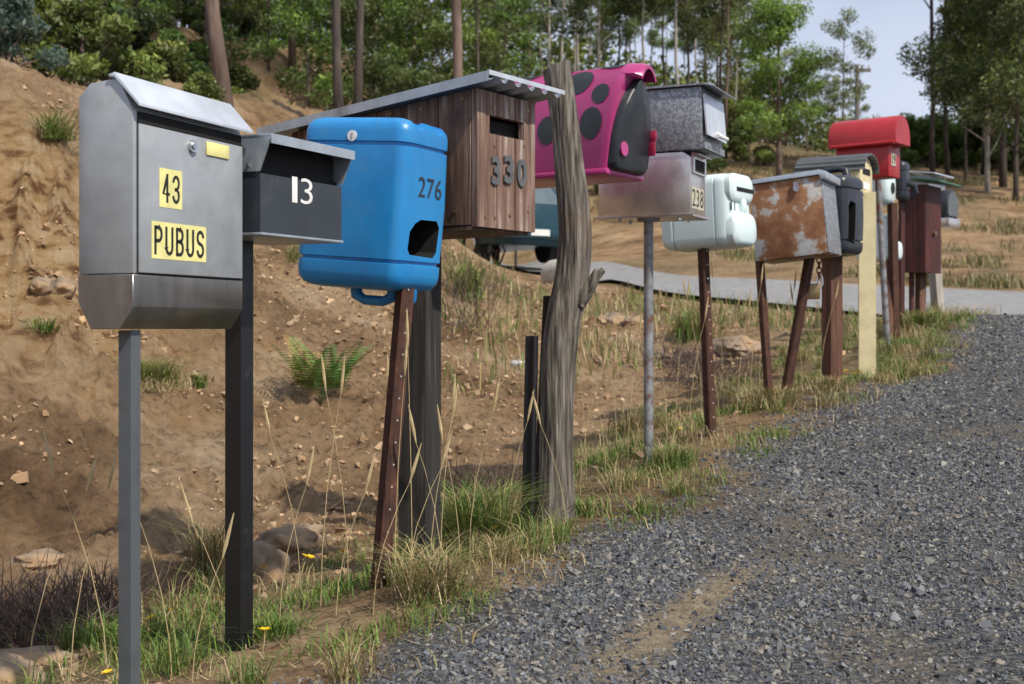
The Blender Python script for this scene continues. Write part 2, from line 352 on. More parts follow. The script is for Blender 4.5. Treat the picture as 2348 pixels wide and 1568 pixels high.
sandc=np.stack([np.clip(sandmask(GX,GY)*.9,0,1),np.clip(outcrop(GX,GY)*1.3,0,1),np.zeros(len(GX))],1)
def ground_mat():
    m,nt,p=base_mat('ground_soil'); L=nt.links
    at_=N(nt,'ShaderNodeAttribute',attribute_name='Col'); sep=N(nt,'ShaderNodeSeparateColor'); L.new(at_.outputs['Color'],sep.inputs[0])
    as_=N(nt,'ShaderNodeAttribute',attribute_name='Sand'); ses=N(nt,'ShaderNodeSeparateColor'); L.new(as_.outputs['Color'],ses.inputs[0])
    t1=tex(nt,1.1,detail=10); d1=ramp(nt,t1.outputs['Fac'],[(.34,(.22,.135,.075)),(.45,(.34,.222,.127)),(.55,(.43,.295,.175)),(.68,(.54,.41,.27))])
    t2=tex(nt,18,detail=10,rough=.75); d2=ramp(nt,t2.outputs['Fac'],[(.36,(.36,.34,.32)),(.48,(.92,.91,.90)),(.62,(1.18,1.17,1.15))])
    dirt=mixc(nt,1.0,d1,d2,'MULTIPLY')
    t6=tex(nt,.55,detail=7); dk=ramp(nt,t6.outputs['Fac'],[(.38,(.78,.76,.74)),(.50,(1,1,1))]); dirt=mixc(nt,1.0,dirt,dk,'MULTIPLY')
    t5=tex(nt,3.2,detail=7); o=ramp(nt,t5.outputs['Fac'],[(.54,(0,0,0)),(.70,(.5,.5,.5))]); dirt=mixc(nt,o,dirt,(.43,.26,.115))
    to=tex(nt,5,detail=8,stretch=(1,1,2.2)); oc=ramp(nt,to.outputs['Fac'],[(.38,(.17,.08,.035)),(.49,(.48,.31,.15)),(.62,(.60,.44,.27))]); dirt=mixc(nt,ses.outputs[1],dirt,oc)
    v=tex(nt,95,kind='ShaderNodeTexVoronoi'); sv=N(nt,'ShaderNodeSeparateColor'); L.new(v.outputs['Color'],sv.inputs[0])
    g1=ramp(nt,sv.outputs[0],[(0,(.042,.046,.054)),(.4,(.09,.096,.108)),(.7,(.155,.16,.17)),(.88,(.21,.2,.18)),(1,(.32,.28,.22))])
    ts=tex(nt,1.5,detail=9); sm=ramp(nt,ts.outputs['Fac'],[(.47,(0,0,0)),(.66,(.75,.75,.75))]); gcol=mixc(nt,sm,g1,(.25,.21,.155))
    tss=tex(nt,30,detail=8); sc_=ramp(nt,tss.outputs['Fac'],[(.35,(.25,.195,.13)),(.6,(.42,.34,.235))]); gcol=mixc(nt,ses.outputs[0],gcol,sc_)
    col=mixc(nt,sep.outputs[0],dirt,gcol)
    tv=tex(nt,9,detail=8); vc=ramp(nt,tv.outputs['Fac'],[(.35,(.09,.075,.04)),(.5,(.19,.145,.08)),(.65,(.31,.235,.145))]); col=mixc(nt,sep.outputs[1],col,vc)
    tf=tex(nt,2.5,detail=8); fc=ramp(nt,tf.outputs['Fac'],[(.35,(.05,.05,.02)),(.5,(.15,.12,.058)),(.65,(.28,.20,.115))]); col=mixc(nt,sep.outputs[2],col,fc)
    L.new(col,p.inputs['Base Color']); p.inputs['Roughness'].default_value=.95; p.inputs['Specular IOR Level'].default_value=.2
    b1=tex(nt,13,detail=13,rough=.78); bb=N(nt,'ShaderNodeBump'); bb.inputs['Strength'].default_value=1.0; bb.inputs['Distance'].default_value=.095
    L.new(b1.outputs['Fac'],bb.inputs['Height'])
    b2=N(nt,'ShaderNodeBump'); b2.inputs['Distance'].default_value=.010; L.new(sep.outputs[0],b2.inputs['Strength']); L.new(v.outputs['Distance'],b2.inputs['Height']); b2.invert=True
    L.new(bb.outputs[0],b2.inputs['Normal']); L.new(b2.outputs[0],p.inputs['Normal'])
    return m
M['ground']=ground_mat()
GV=np.stack([GX,GY,GZ],1)
for nm,sel in (('ground',~isg),('gravel_road',isg)):
    f=q[sel]; u,inv=np.unique(f,return_inverse=True); me=arrmesh(nm,GV[u],inv.reshape(-1,4),colr[u],'ground',True,sandc[u])
    tag(link(nm,me),None,None,kind='structure')
K=10;NS=8
pts=[]
for (a,b),(c,d) in zip(zip(nearP,farP),list(zip(nearP,farP))[1:]):
    for j in range(NS):
        t=j/NS; pts.append((a.lerp(c,t),b.lerp(d,t)))
pts.append((nearP[-1],farP[-1]))
V=[]
for a,b in pts:
    for k in range(K+1):
        p=a.lerp(b,k/K); V.append((p.x,p.y))
V=np.array(V); Z=gzv(V[:,0],V[:,1])+.015; Tq=[]
for i in range(len(pts)-1):
    for k in range(K): Tq.append((i*(K+1)+k,(i+1)*(K+1)+k,(i+1)*(K+1)+k+1,i*(K+1)+k+1))
tag(link('road',arrmesh('road',np.column_stack([V,Z]),np.array(Tq),None,'asphalt',True)),None,None,kind='structure')

# ------------------------------------------------------------------ scattered ground cover
def blades(P,h,w,lean):
    n=len(P); a=rng.uniform(0,2*np.pi,n); dr=np.stack([np.cos(a),np.sin(a),np.zeros(n)],1); sd=np.stack([-np.sin(a),np.cos(a),np.zeros(n)],1)
    up=np.array([0,0,1.0]); b=(lean*h*rng.uniform(.2,1,n))[:,None]; h=h[:,None]; w=w[:,None]
    mid=P+dr*b*.35+up*h*.58; tip=P+dr*b+up*h*(1-.25*np.minimum(1,lean))
    V=np.stack([P-sd*w/2,P+sd*w/2,mid-sd*w*.38,mid+sd*w*.38,tip],1)
    T=np.array([[0,1,3],[0,3,2],[2,3,4]]); T=(T[None]+(np.arange(n)*5)[:,None,None]).reshape(-1,3)
    return V,T
def rowpoint(n,s0,s1,y0,y1,pw=1.0):
    Y=y0+(y1-y0)*rng.uniform(0,1,n)**pw; s=rng.uniform(s0,s1,n); X=np.interp(Y,ry,rx)-s/.89; return X,Y,s
def grass_mesh(name,X,Y,h,w,lean,pal):
    Z=gzv(X,Y)+relief(X,Y)-.005; V,T=blades(np.stack([X,Y,Z],1),h,w,lean)
    pal=np.array(pal); c=pal[rng.integers(0,len(pal),len(X))]*rng.uniform(.7,1.3,(len(X),1)); return arrmesh(name,V,T,np.repeat(c,5,0),'grass')
def clump(X,Y,s,sc,off,thr): return (nz(X,Y,sc,off)+rng.normal(0,.08,len(X)))>thr
GREEN=[(.10,.185,.03),(.145,.23,.04),(.08,.15,.026),(.21,.25,.06)]
STRAW=[(.42,.33,.17),(.34,.26,.12),(.50,.41,.24),(.26,.19,.09),(.22,.22,.08)]
X,Y,s=rowpoint(62000,-.42,.85,2.3,12,1.15)
k=clump(X,Y,s,3.6,2.2,.15)&(np.abs(s-.15)<.55+rng.normal(0,.16,len(s))); X,Y=X[k],Y[k]
tag(link('green_grass',grass_mesh('green_grass',X,Y,rng.uniform(.012,.075,len(X)),rng.uniform(.002,.004,len(X))*(1+Y*.06),1.2,GREEN)),'low green grass growing along the mailbox verge','grass',kind='stuff')
X,Y,s=rowpoint(36000,-.5,1.0,2.3,12,1.15)
k=clump(X,Y,s,4.0,7.2,.16)&(np.abs(s-.15)<.62+rng.normal(0,.16,len(s))); X,Y=X[k],Y[k]
tag(link('dry_grass',grass_mesh('dry_grass',X,Y,rng.uniform(.015,.11,len(X))*np.clip(.3+Y*.12,.5,1.4),rng.uniform(.0015,.003,len(X))*(1+Y*.06),1.2,STRAW)),'dry straw coloured grass tangled along the mailbox verge','grass',kind='stuff')
nt_=95; X0,Y0,s0=rowpoint(nt_,-.34,.75,2.5,10.5,1.0); sz_=rng.uniform(.4,1.15,nt_); mixg=rng.uniform(0,1,nt_)
kk=np.repeat(np.arange(nt_),90); n_=len(kk); X=X0[kk]+rng.normal(0,.03,n_)*sz_[kk]; Y=Y0[kk]+rng.normal(0,.03,n_)*sz_[kk]
Zt=gzv(X,Y)+relief(X,Y)-.005; V,T=blades(np.stack([X,Y,Zt],1),rng.uniform(.04,.18,n_)*sz_[kk],rng.uniform(.0016,.003,n_)*(1+Y*.08),1.5)
gsel=rng.uniform(0,1,n_)<mixg[kk]; cg=np.array(GREEN)[rng.integers(0,4,n_)]; cs_=np.array(STRAW)[rng.integers(0,5,n_)]; cc_=np.where(gsel[:,None],cg,cs_)*rng.uniform(.7,1.25,(n_,1))
tag(link('verge_tufts',arrmesh('verge_tufts',V,T,np.repeat(cc_,5,0),'grass')),'untidy mixed green and straw tufts dotted along the verge','grass',kind='stuff')
X,Y,s=rowpoint(18000,-.45,1.1,2.3,9,1.2); k=clump(X,Y,s,1.7,12.2,-.05); X,Y=X[k],Y[k]
Zs=gzv(X,Y)+relief(X,Y)+.003; a_=rng.uniform(0,6.28,len(X)); L_=rng.uniform(.02,.09,len(X)); P0=np.stack([X,Y,Zs],1); dv=np.stack([np.cos(a_)*L_,np.sin(a_)*L_,rng.uniform(-.005,.015,len(X))],1); sv_=np.stack([-np.sin(a_),np.cos(a_),np.zeros(len(X))],1)*.0016
V=np.stack([P0-sv_,P0+sv_,P0+dv],1); colS=np.array(STRAW+[(.14,.09,.05),(.2,.13,.08)])[rng.integers(0,7,len(X))]
tag(link('straw_litter',arrmesh('straw_litter',V,np.arange(len(X)*3).reshape(-1,3),np.repeat(colS,3,0),'grass')),'dead straw and twigs lying flat on the verge','litter',kind='stuff')
X=rng.uniform(-2,6,26000); Y=rng.uniform(7.5,27,26000); s=sdist(X,Y); k=(s>.6)&(roadmask(X,Y)<-.1)&((nz(X,Y,.7,5.5)+rng.normal(0,.06,len(X)))>.10)&(X>-.9+(Y-8)*-.05); X,Y=X[k],Y[k]
tag(link('roadside_grass',grass_mesh('roadside_grass',X,Y,rng.uniform(.06,.26,len(X)),rng.uniform(.006,.012,len(X)),.8,STRAW+GREEN)),'dry grass in the hollow between mailboxes and road','grass',kind='stuff')
nn=60000; Y=rng.uniform(17,50,nn); X=(rng.uniform(1250,2700,nn)-CX)/F*Y; k=(roadmask(X,Y)<-.4)&(Y>np.interp(X,[p.x for p in farP],[p.y for p in farP]))&((nz(X,Y,.45,21.5)+nz(X,Y,1.6,2.5)*.5+rng.normal(0,.08,nn))>np.where(Y>33,.12,.36)); X,Y=X[k],Y[k]
tag(link('hill_grass',grass_mesh('hill_grass',X,Y,rng.uniform(.08,.34,len(X)),rng.uniform(.015,.03,len(X)),.9,[(.26,.21,.10),(.18,.16,.065),(.13,.15,.05),(.30,.25,.13),(.11,.10,.045)])),'rough dry grass and scrub on the cut bank beyond the road','grass',kind='stuff')
def chips(n,X,Y,size,pal,name,mat,flat=.6,lift=.12):
    base=np.array([[-1,-1,-1],[1,-1,-1],[1,1,-1],[-1,1,-1],[-1,-1,1],[1,-1,1],[1,1,1],[-1,1,1]],float)*.5
    f=np.array([[0,3,2,1],[4,5,6,7],[0,1,5,4],[1,2,6,5],[2,3,7,6],[3,0,4,7]])
    V=np.repeat(base[None],n,0)+rng.normal(0,.16,(n,8,3)); V[:,4:,:2]*=rng.uniform(.35,.95,(n,1,1))
    V*=size[:,None,None]*np.stack([rng.uniform(.7,1.3,n),rng.uniform(.6,1.1,n),rng.uniform(.4,.9,n)*flat/.6],1)[:,None,:]
    ax=rng.normal(0,1,(n,3)); ax/=np.linalg.norm(ax,axis=1)[:,None]; an=rng.uniform(0,6.28,n); c=np.cos(an)[:,None,None]; s_=np.sin(an)[:,None,None]
    axb=np.repeat(ax[:,None,:],8,1); V=V*c+np.cross(axb,V)*s_+axb*(np.sum(axb*V,2,keepdims=True))*(1-c)
    Z=gzv(X,Y)+relief(X,Y); V+=np.stack([X,Y,Z+size*lift],1)[:,None,:]
    pal=np.array(pal); col=pal[rng.integers(0,len(pal),n)]*rng.uniform(.6,1.3,(n,1))
    return arrmesh(name,V,(f[None]+(np.arange(n)*8)[:,None,None]).reshape(-1,4),np.repeat(col,8,0),mat)
STONE=[(.048,.054,.065),(.072,.08,.094),(.10,.108,.122),(.145,.15,.16),(.065,.07,.08),(.20,.19,.17),(.09,.097,.112),(.16,.145,.125)]
nn=560000; Y=1.9+9.5*rng.uniform(0,1,nn)**1.6; X=np.interp(Y,ry,rx)+rng.uniform(.0,4.6,nn)
k=(np.abs(X/Y)<.46)&((Y>2.45)|(X>.4)); X,Y=X[k],Y[k]
S_=-sdist(X,Y); ed=nz(X,Y,2.2,4.4)*.20+nz(X,Y,7,2.4)*.12
pk=np.clip((S_-.12+ed)/.42,0,1)**1.5*(1-np.clip(sandmask(X,Y)*.95+np.clip(nz(X,Y,1.3,3.3)*1.5+nz(X,Y,5,1.9)*.8+.22,0,.80),0,.965))
k=(rng.uniform(0,1,len(X))<pk)&(roadmask(X,Y)<.1); X,Y=X[k],Y[k]
sz=rng.lognormal(math.log(.0066),.42,len(X))*(1+.07*np.clip(Y-3.5,0,8)); sz=np.clip(sz,.003,.022)
tag(link('gravel',chips(len(X),X,Y,sz,STONE,'gravel','stone',.5,.06)),'loose dark blue grey gravel spread on the road shoulder','gravel',kind='stuff')
nn=36000; Y=2.6+12*rng.uniform(0,1,nn)**1.2; X=np.interp(Y,ry,rx)-rng.uniform(.1,6.5,nn)
k=(roadmask(X,Y)<-.2)&((nz(X,Y,1.1,15.5)+rng.normal(0,.14,nn))>-.05); X,Y=X[k],Y[k]
tag(link('clods',chips(len(X),X,Y,np.clip(rng.lognormal(math.log(.012),.58,len(X)),.004,.06),[(.31,.195,.11),(.39,.265,.155),(.27,.17,.095),(.33,.235,.145),(.38,.27,.165)],'clods','stone',.5,.0)),'small clods and stones scattered on the dirt bank','stones',kind='stuff')

# ------------------------------------------------------------------ mailboxes
def mailbox(fr,base,label,group=None): return thing('mailbox',label,'mailbox',base,fr.yaw,group)
def ext(a,b,t=.15): d=(Vector(b)-Vector(a)).normalized(); return Vector(b)+d*t
def holes(root,post,a,b,n,r,off):
    a=Vector(a); b=Vector(b)
    for i in range(n):
        p=a.lerp(b,(i+.5)/n)+Vector(off); part('hole',tube(nb(),[p,p+Vector((.2,-1,0)).normalized()*.003],[r,r],8),'dot',root,parent=post)
def vpost(root,top,bot,sec,mat,name='post'):
    return part(name,hsweep(nb(),[Vector(top),Vector(bot),ext(top,bot)],sec),mat,root,bev=0)

# 1: silver box 43
fr=Fr(2.5,305,22); W=fr.W(555); D=fr.D(180)
base=at(297,1625,2.56); r=mailbox(fr,base,'tall silver metal mailbox with yellow stickers reading 43 on a thin grey post')
part('body',prism_a(nb(),[(0,.105),(0,.425),(.036,.490),(D-.028,.484),(D,.458),(D,.105)],0,W),'silver',r,fr,bev=.003)
part('base',prism_a(nb(),[(-.001,.1035),(-.001,.04),(.03,-.004),(D-.03,-.004),(D+.001,.05),(D+.001,.1035)],-.001,W+.001),'stainless',r,fr,bev=.0012,seg=1)
part('lid',prism_a(nb(),[(.055,.497),(.040,.501),(-.020,.437),(-.021,.430),(-.016,.4315),(.041,.494),(.054,.4915)],-.006,W+.014),'lid',r,fr,bev=.001)
part('slot',box(nb(),.012,W-.008,-.0035,.01,.402,.424),'void',r,fr)
dp=part('door',box(nb(),.014,W-.004,-.0045,.0,.1075,.4005),'silver',r,fr,bev=.002)
bm=nb(); 
for (a0,a1,h0,h1) in ((.010,W,.4015,.4045),(.0105,.013,.107,.401),(.010,W,.1045,.1068)): box(bm,a0,a1,-.0012,.0,h0,h1)
part('door_frame',bm,'void',r,fr,parent=dp)
a,h=fr.face(435,335); bm=nb(); disc(bm,(a,-.012,h),.0135,'d',.009,20); disc(bm,(a,-.015,h),.008,'d',.004,16); box(bm,a-.0012,a+.0012,-.0165,-.0145,h-.006,h+.006)
part('lock',bm,'chrome',r,fr,parent=dp)
a0,h1=fr.face(468,328); a1,h0=fr.face(519,366)
part('name_plate',box(nb(),a0,a1,-.008,-.0046,h0,h1+.004),'yellow',r,fr,bev=.0015,parent=dp)
def sticker(root,par,fr,p0,p1,s,mat,ink,d,pad=(.1,.1),bold=.03,name='sticker',block=False):
    a0,h1=fr.face(*p0); a1,_=fr.face(p1[0],p0[1]); h0=fr.face(p0[0],p1[1])[1]
    so_=part(name,box(nb(),a0,a1,d-.0006,d,h0,h1),mat,root,fr,parent=par)
    A0=a0+(a1-a0)*pad[0]; A1=a1-(a1-a0)*pad[0]; H0=h0+(h1-h0)*pad[1]; H1=h1-(h1-h0)*pad[1]
    if block:
        cw=(A1-A0)/len(s)
        for i,ch in enumerate(s): part('letter',glyph(ch,A0+cw*(i+.12),A0+cw*(i+.88),H0,H1,cw*.20,d-.0006,.0006),ink,root,fr,parent=par,recalc=False)
    else: part('lettering',text(s,A0,A1,H0,H1,d-.0008,.0004,bold),ink,root,fr,parent=par)
sticker(r,dp,fr,(361,384),(413,474),'43','yellow','ink',-.0046,(.06,.13),block=True)
sticker(r,dp,fr,(343,506),(468,592),'PUBUS','yellow','ink',-.0046,(.02,.11),block=True)
vpost(r,at(297,757,2.575),at(297,1625,2.56),sq(.030,fr.yaw),'postgrey')
# 2: charcoal box 13
fr=Fr(2.86,597,27); W=fr.W(783); D=.22
r=mailbox(fr,at(548,1500,3.08),'low charcoal mailbox numbered 13 with silver slanted hood on a black square post')
h0=fr.H(531); hs=fr.H(384)
bm=nb(); box(bm,0,W,0,.012,h0,hs-.012); box(bm,0,.006,.012,D,h0,hs); box(bm,W-.006,W,.012,D,h0,hs); box(bm,.006,W-.006,D-.01,D,h0,hs)
part('body',bm,'charcoal',r,fr)
part('floor',box(nb(),-.003,W+.003,-.004,D+.004,h0-.007,h0-.001),'zinc',r,fr,bev=.001)
part('interior',box(nb(),.007,W-.007,.02,D-.012,h0,hs+.06),'void',r,fr)
ht_=fr.H(308)
bm=nb()
for a0 in (-.004,W): prism_a(bm,[(D,hs-.006),(.0,hs-.008),(-.034,ht_-.004),(D,ht_+.003)],a0,a0+.004)
prism_a(bm,[(D+.004,ht_+.0035),(-.036,ht_),(-.036,ht_-.022),(-.0325,ht_-.022),(-.0325,ht_-.0035),(D+.004,ht_)],-.0055,W+.0055)
part('hood',bm,'zinc',r,fr)
for ch,x0,x1,bo in (('1',669,681,-.012),('3',689,716,-.006)):
    a0,hh1=fr.face(x0,408); a1,_=fr.face(x1,408); hh1=fr.face(692,408)[1]; part('digit',text(ch,a0,a1,hh1-.060,hh1,-.0006,.0006,bo),'whiteink',r,fr)
part('rivet',disc(nb(),(-.0085,.03,hs+.006),.004,'a',.004,10),'chrome',r,fr)
vpost(r,at(549,536,3.08),at(548,1500,3.08),sq(.047,fr.yaw),'black')
# 3: blue jerrycan 276
def can_up(W,D,h0,h1,r=.05,ribs=True,rb=.006):
    Ht=h1-h0; prof=[(0,.05),(.003,.030),(.011,.012),(.026,.003),(.045,0),(.072,0),(.074,rb),(.082,rb),(.084,0)] if ribs else [(0,.05),(.006,.03),(.02,.01),(.045,0)]
    prof+=[(Ht*.5,-.003)]
    prof+=[(Ht-t,i) for t,i in ([(.080,0),(.078,rb),(.070,rb),(.068,0),(.040,.0),(.024,.003),(.010,.013),(.003,.030),(0,.05)] if ribs else [(.045,0),(.02,.01),(.006,.03),(0,.05)])]
    return loft(nb(),[[Vector((W/2+x,D/2+y,h0+t)) for x,y in rrect(W-2*i,D-2*i,r)] for t,i in prof])
fr=Fr(3.34,922,27); W=fr.W(1028); D=fr.D(680); h0=fr.H(658); h1=fr.H(252)
fr.tilt('X',4.5,Vector((W/2,D/2,(h0+h1)/2)))
r=mailbox(fr,at(870,1345,3.34),'bright blue upside down plastic jerrycan mailbox marked 276 with a cut opening')
b=part('body',can_up(W,D,h0,h1,.038),'blue',r,fr)
cut(b,tube(nb(),[Vector((W*.30,-.03,h1+.008)),Vector((W*.30,.05,h1+.012)),Vector((W*.70,.05,h1+.012)),Vector((W*.70,-.03,h1+.008))],[.042,.045,.045,.042],14),fr,r)
b.data.materials.clear(); b.data.materials.append(M['blue'])
a0=W*.17; a1=W*.80; z0=h0+.100; z1=h0+.190
cut(b,prism_d(nb(),[(a0,z0+.014),(a0+.012,z0),(a1-.02,z0-.004),(a1-.004,z0+.012),(a1+.002,z1-.01),(a1-.014,z1+.008),(a0+.055,z1+.006),(a0+.028,z1-.006),(a0+.004,z1-.03)],-.02,.11),fr,r)
try: b.data.set_sharp_from_angle(angle=R(38))
except Exception: pass
part('lettering',text('276',W*.30,W*.80,h0+.256,h0+.310,.0022,.006,.0),'greyink',r,fr)
hb=h0
part('handle',tube(nb(),[Vector((W*.5,D*.62,hb+.02)),Vector((W*.5,D*.60,hb-.018)),Vector((W*.5,D*.52,hb-.030)),Vector((W*.5,D*.34,hb-.030)),Vector((W*.5,D*.26,hb-.018)),Vector((W*.5,D*.24,hb+.02))],[.018,.017,.014,.014,.017,.018],12),'blue',r,fr)
part('cap',tube(nb(),[Vector((W*.5,D*.12,hb+.02)),Vector((W*.5,D*.12,hb-.022)),Vector((W*.5,D*.12,hb-.03))],[.027,.027,.022],18),'blue',r,fr)
wd=part('washer',disc(nb(),(-.003,D*.50,h1-.056),.0145,'a',.004,18),'whiteink',r,fr)
part('bolt',box(nb(),-.0045,-.002,D*.50-.003,D*.50+.003,h1-.064,h1-.048),'chrome',r,fr,parent=wd)
top=at(930,640,3.44); bot=at(870,1345,3.34)
p=vpost(r,top,bot,star(.027,.004,.5),'rust'); holes(r,p,top,bot,14,.0024,(.012,-.022,0))
# 4: timber box 330
fr=Fr(3.6,1080,35); W=fr.W(1213); D=fr.D(668); h0=fr.H(516); ht=fr.H(204); hb=ht-.062
r=mailbox(fr,at(962,1300,3.72),'weathered timber board mailbox numbered 330 under a corrugated metal roof')
sa0,sh1=fr.face(1108,264); sa1,_=fr.face(1187,262); sh0=fr.face(1108,307)[1]
bm=nb(); np_=6
for i in range(np_):
    d0=D*i/np_+.0012; d1=D*(i+1)/np_-.0012; f=lambda d: ht+(hb-ht)*d/D
    j=random.uniform(-.002,.002); prism_a(bm,[(d0,h0+abs(j)),(d1,h0+abs(j)),(d1,f(d1)),(d0,f(d0))],j,.02+j); prism_a(bm,[(d0,h0),(d1,h0),(d1,f(d1)),(d0,f(d0))],W-.02,W+j)
part('side_boards',bm,'wood',r,fr,bev=.0015,seg=1)
bm=nb(); ed=[-.001,W*.32,W*.64,W+.001]
for i in range(3):
    xs=sorted([ed[i],ed[i+1]]+[c for c in (sa0,sa1) if ed[i]<c<ed[i+1]]); j=random.uniform(-.0015,.0015)
    for x0,x1 in zip(xs,xs[1:]):
        g0=.0016 if x0==ed[i] else 0; g1=.0016 if x1==ed[i+1] else 0
        mid=(x0+x1)/2
        if sa0<mid<sa1: box(bm,x0+g0,x1-g1,-.021+j,-.001+j,h0-.004,sh0); box(bm,x0+g0,x1-g1,-.021+j,-.001+j,sh1,ht)
        else: box(bm,x0+g0,x1-g1,-.021+j,-.001+j,h0-.004,ht)
part('front_boards',bm,'frontwood',r,fr)
part('interior',box(nb(),.022,W-.022,.012,D-.03,h0+.02,hb-.01),'void',r,fr)
part('floor',box(nb(),.001,W-.001,.002,D,h0-.012,h0-.002),'wood',r,fr)
part('back_board',box(nb(),.021,W-.021,D-.02,D-.001,h0,hb),'wood',r,fr)
bm=nb(); nw=60; a0=-.045; a1=W+.05; d0=-.09; d1=D+.10; rows=[]
for k,d in enumerate((d0,d1)):
    zc=ht+.012+(hb-ht)*d/D
    rows.append(([Vector((a0+(a1-a0)*i/nw,d,zc+.0085*math.cos(2*math.pi*(a0+(a1-a0)*i/nw)/.068)+.003)) for i in range(nw+1)],[Vector((a0+(a1-a0)*i/nw,d,zc+.0085*math.cos(2*math.pi*(a0+(a1-a0)*i/nw)/.068))) for i in range(nw+1)]))
loft(bm,[rows[0][0]+rows[0][1][::-1],rows[1][0]+rows[1][1][::-1]])
rf=part('roof',bm,'zinc',r,fr,ang=60)
bm=nb(); z=lambda d: ht+.012+(hb-ht)*d/D
loft(bm,[[Vector((a0-.004,d,z(d)+.014)),Vector((a0+.045,d,z(d)+.0155)),Vector((a0+.045,d,z(d)+.0135)),Vector((a0-.001,d,z(d)+.012)),Vector((a0-.001,d,z(d)-.014)),Vector((a0-.004,d,z(d)-.014))] for d in (d0-.004,d1+.002)])
part('flashing',bm,'zinc',r,fr,parent=rf)
bm=nb(); loft(bm,[[Vector((a,d0-.006,z(d0)+dz)),Vector((a,d0-.0045,z(d0)+dz)),Vector((a,d0-.0045,z(d0)+dz+.013)),Vector((a,d0-.006,z(d0)+dz+.013))] for a,dz in ((a0,.004),(a1,.004))]); part('roof_edge',bm,'lid',r,fr,parent=rf)
for ch,x0,y0,x1 in (('3',1110,358,1130),('3',1139,356,1160),('0',1169,364,1190)):
    a0_,h1_=fr.face(x0,y0); a1_,_=fr.face(x1,y0)
    part('digit',text(ch,a0_,a1_,h1_-.082,h1_,-.0235,.005,.03),'digit',r,fr)
for px,py in ((1118,250),(1155,252),(1195,256),(1098,498),(1120,500),(1155,494),(1197,486),(1188,336),(1120,336)):
    a_,h_=fr.face(px,py); part('screw',disc(nb(),(a_,-.0245,h_),.005,'d',.003,10),'brass',r,fr)
for px,py in ((967,250),(897,260),(1042,486),(1062,226)):
    d_,h_=fr.side(px,py); part('screw',disc(nb(),(-.0045,d_,h_),.006,'a',.003,10),'brass',r,fr)
vpost(r,at(964,530,3.76),at(962,1300,3.72),sq(.090,fr.yaw+.15),'oldwood')
# 5: pink spotted mailbox on a log
fr=Fr(4.35,1388,33); W=fr.W(1470); D=fr.D(1086); h0=fr.H(396); h1=.912
r=mailbox(fr,at(1276,1190,4.22),'pink plastic mailbox with black spots and black front on a crooked grey log')
def arch(W,h0,h1,st,n=22,inset=0,r=.02,pw=1.0):
    pts=[(W/2,h0+inset),(inset+r,h0+inset),(inset,h0+inset+r)]
    cy=h0+(h1-h0)*st
    for i in range(n+1):
        t=math.pi-math.pi*i/n; cc=math.cos(t); pts.append((W/2+(W/2-inset)*math.copysign(abs(cc)**pw,cc),cy+(h1-cy-inset)*math.sin(t)))
    pts+=[(W-inset,h0+inset+r),(W-inset-r,h0+inset)]
    return pts
st=.24; SL=.13
prof=arch(W,h0,h1,st)
def sect(pts,d,sc,c,sl=0): return [Vector((c[0]+(a-c[0])*sc,d-sl*(h-h0),c[1]+(h-c[1])*sc)) for a,h in pts]
c=(W/2,h0+(h1-h0)*.45)
b=part('body',loft(nb(),[sect(prof,d,s_,c,sl) for d,s_,sl in ((-.0,1.0,SL),(.004,1.012,SL),(.03,1.012,SL),(.034,1.0,SL),(D-.03,.985,0),(D-.008,.96,0),(D,.90,0))]),'pink',r,fr)
part('base_rim',prism_d(nb(),[(-.006,h0-.004),(W+.006,h0-.004),(W+.006,h0+.018),(-.006,h0+.018)],-.008,D-.04),'pink',r,fr,bev=.006)
doorp=arch(W,h0+.006,h1-.045,st,inset=.004,pw=1.5)
dr=part('door',loft(nb(),[sect(doorp,d,s_,c,SL) for d,s_ in ((.002,.985),(-.020,.98),(-.028,.95),(-.031,.90),(-.033,.5))]),'spot',r,fr)
bm=nb(); cy=h0+(h1-h0)*st
lipA=[(W/2+(W/2+.004)*math.cos(t),cy+(h1-cy+.004)*math.sin(t)) for t in [R(122-64*i/16) for i in range(17)]]
lipB=[(W/2+(W/2-.008)*math.cos(t),cy+(h1-cy-.008)*math.sin(t)) for t in [R(58+64*i/16) for i in range(17)]]
lp=lipA+lipB; dt=-SL*(h1-h0); loft(bm,[[Vector((a,dt+.02,h)) for a,h in lp],[Vector((a,dt-.03,h-.006)) for a,h in lp],[Vector((W/2+(a-W/2)*.75,dt-.05,h-.014)) for a,h in lp]])
part('hood',bm,'pink',r,fr)
def arcpt(t):
    L1=(cy-h0); L2=math.pi/2*((h1-cy)+W/2)/2; s_=t*(L1+L2)
    if s_<L1: return Vector((0,0,h0+s_)),Vector((-1,0,0))
    a=math.pi-(s_-L1)/L2*math.pi/2; p=Vector((W/2+W/2*math.cos(a),0,cy+(h1-cy)*math.sin(a))); nn_=Vector((math.cos(a)/(W/2),0,math.sin(a)/(h1-cy))).normalized(); return p,nn_
LT=(cy-h0)+math.pi/2*((h1-cy)+W/2)/2
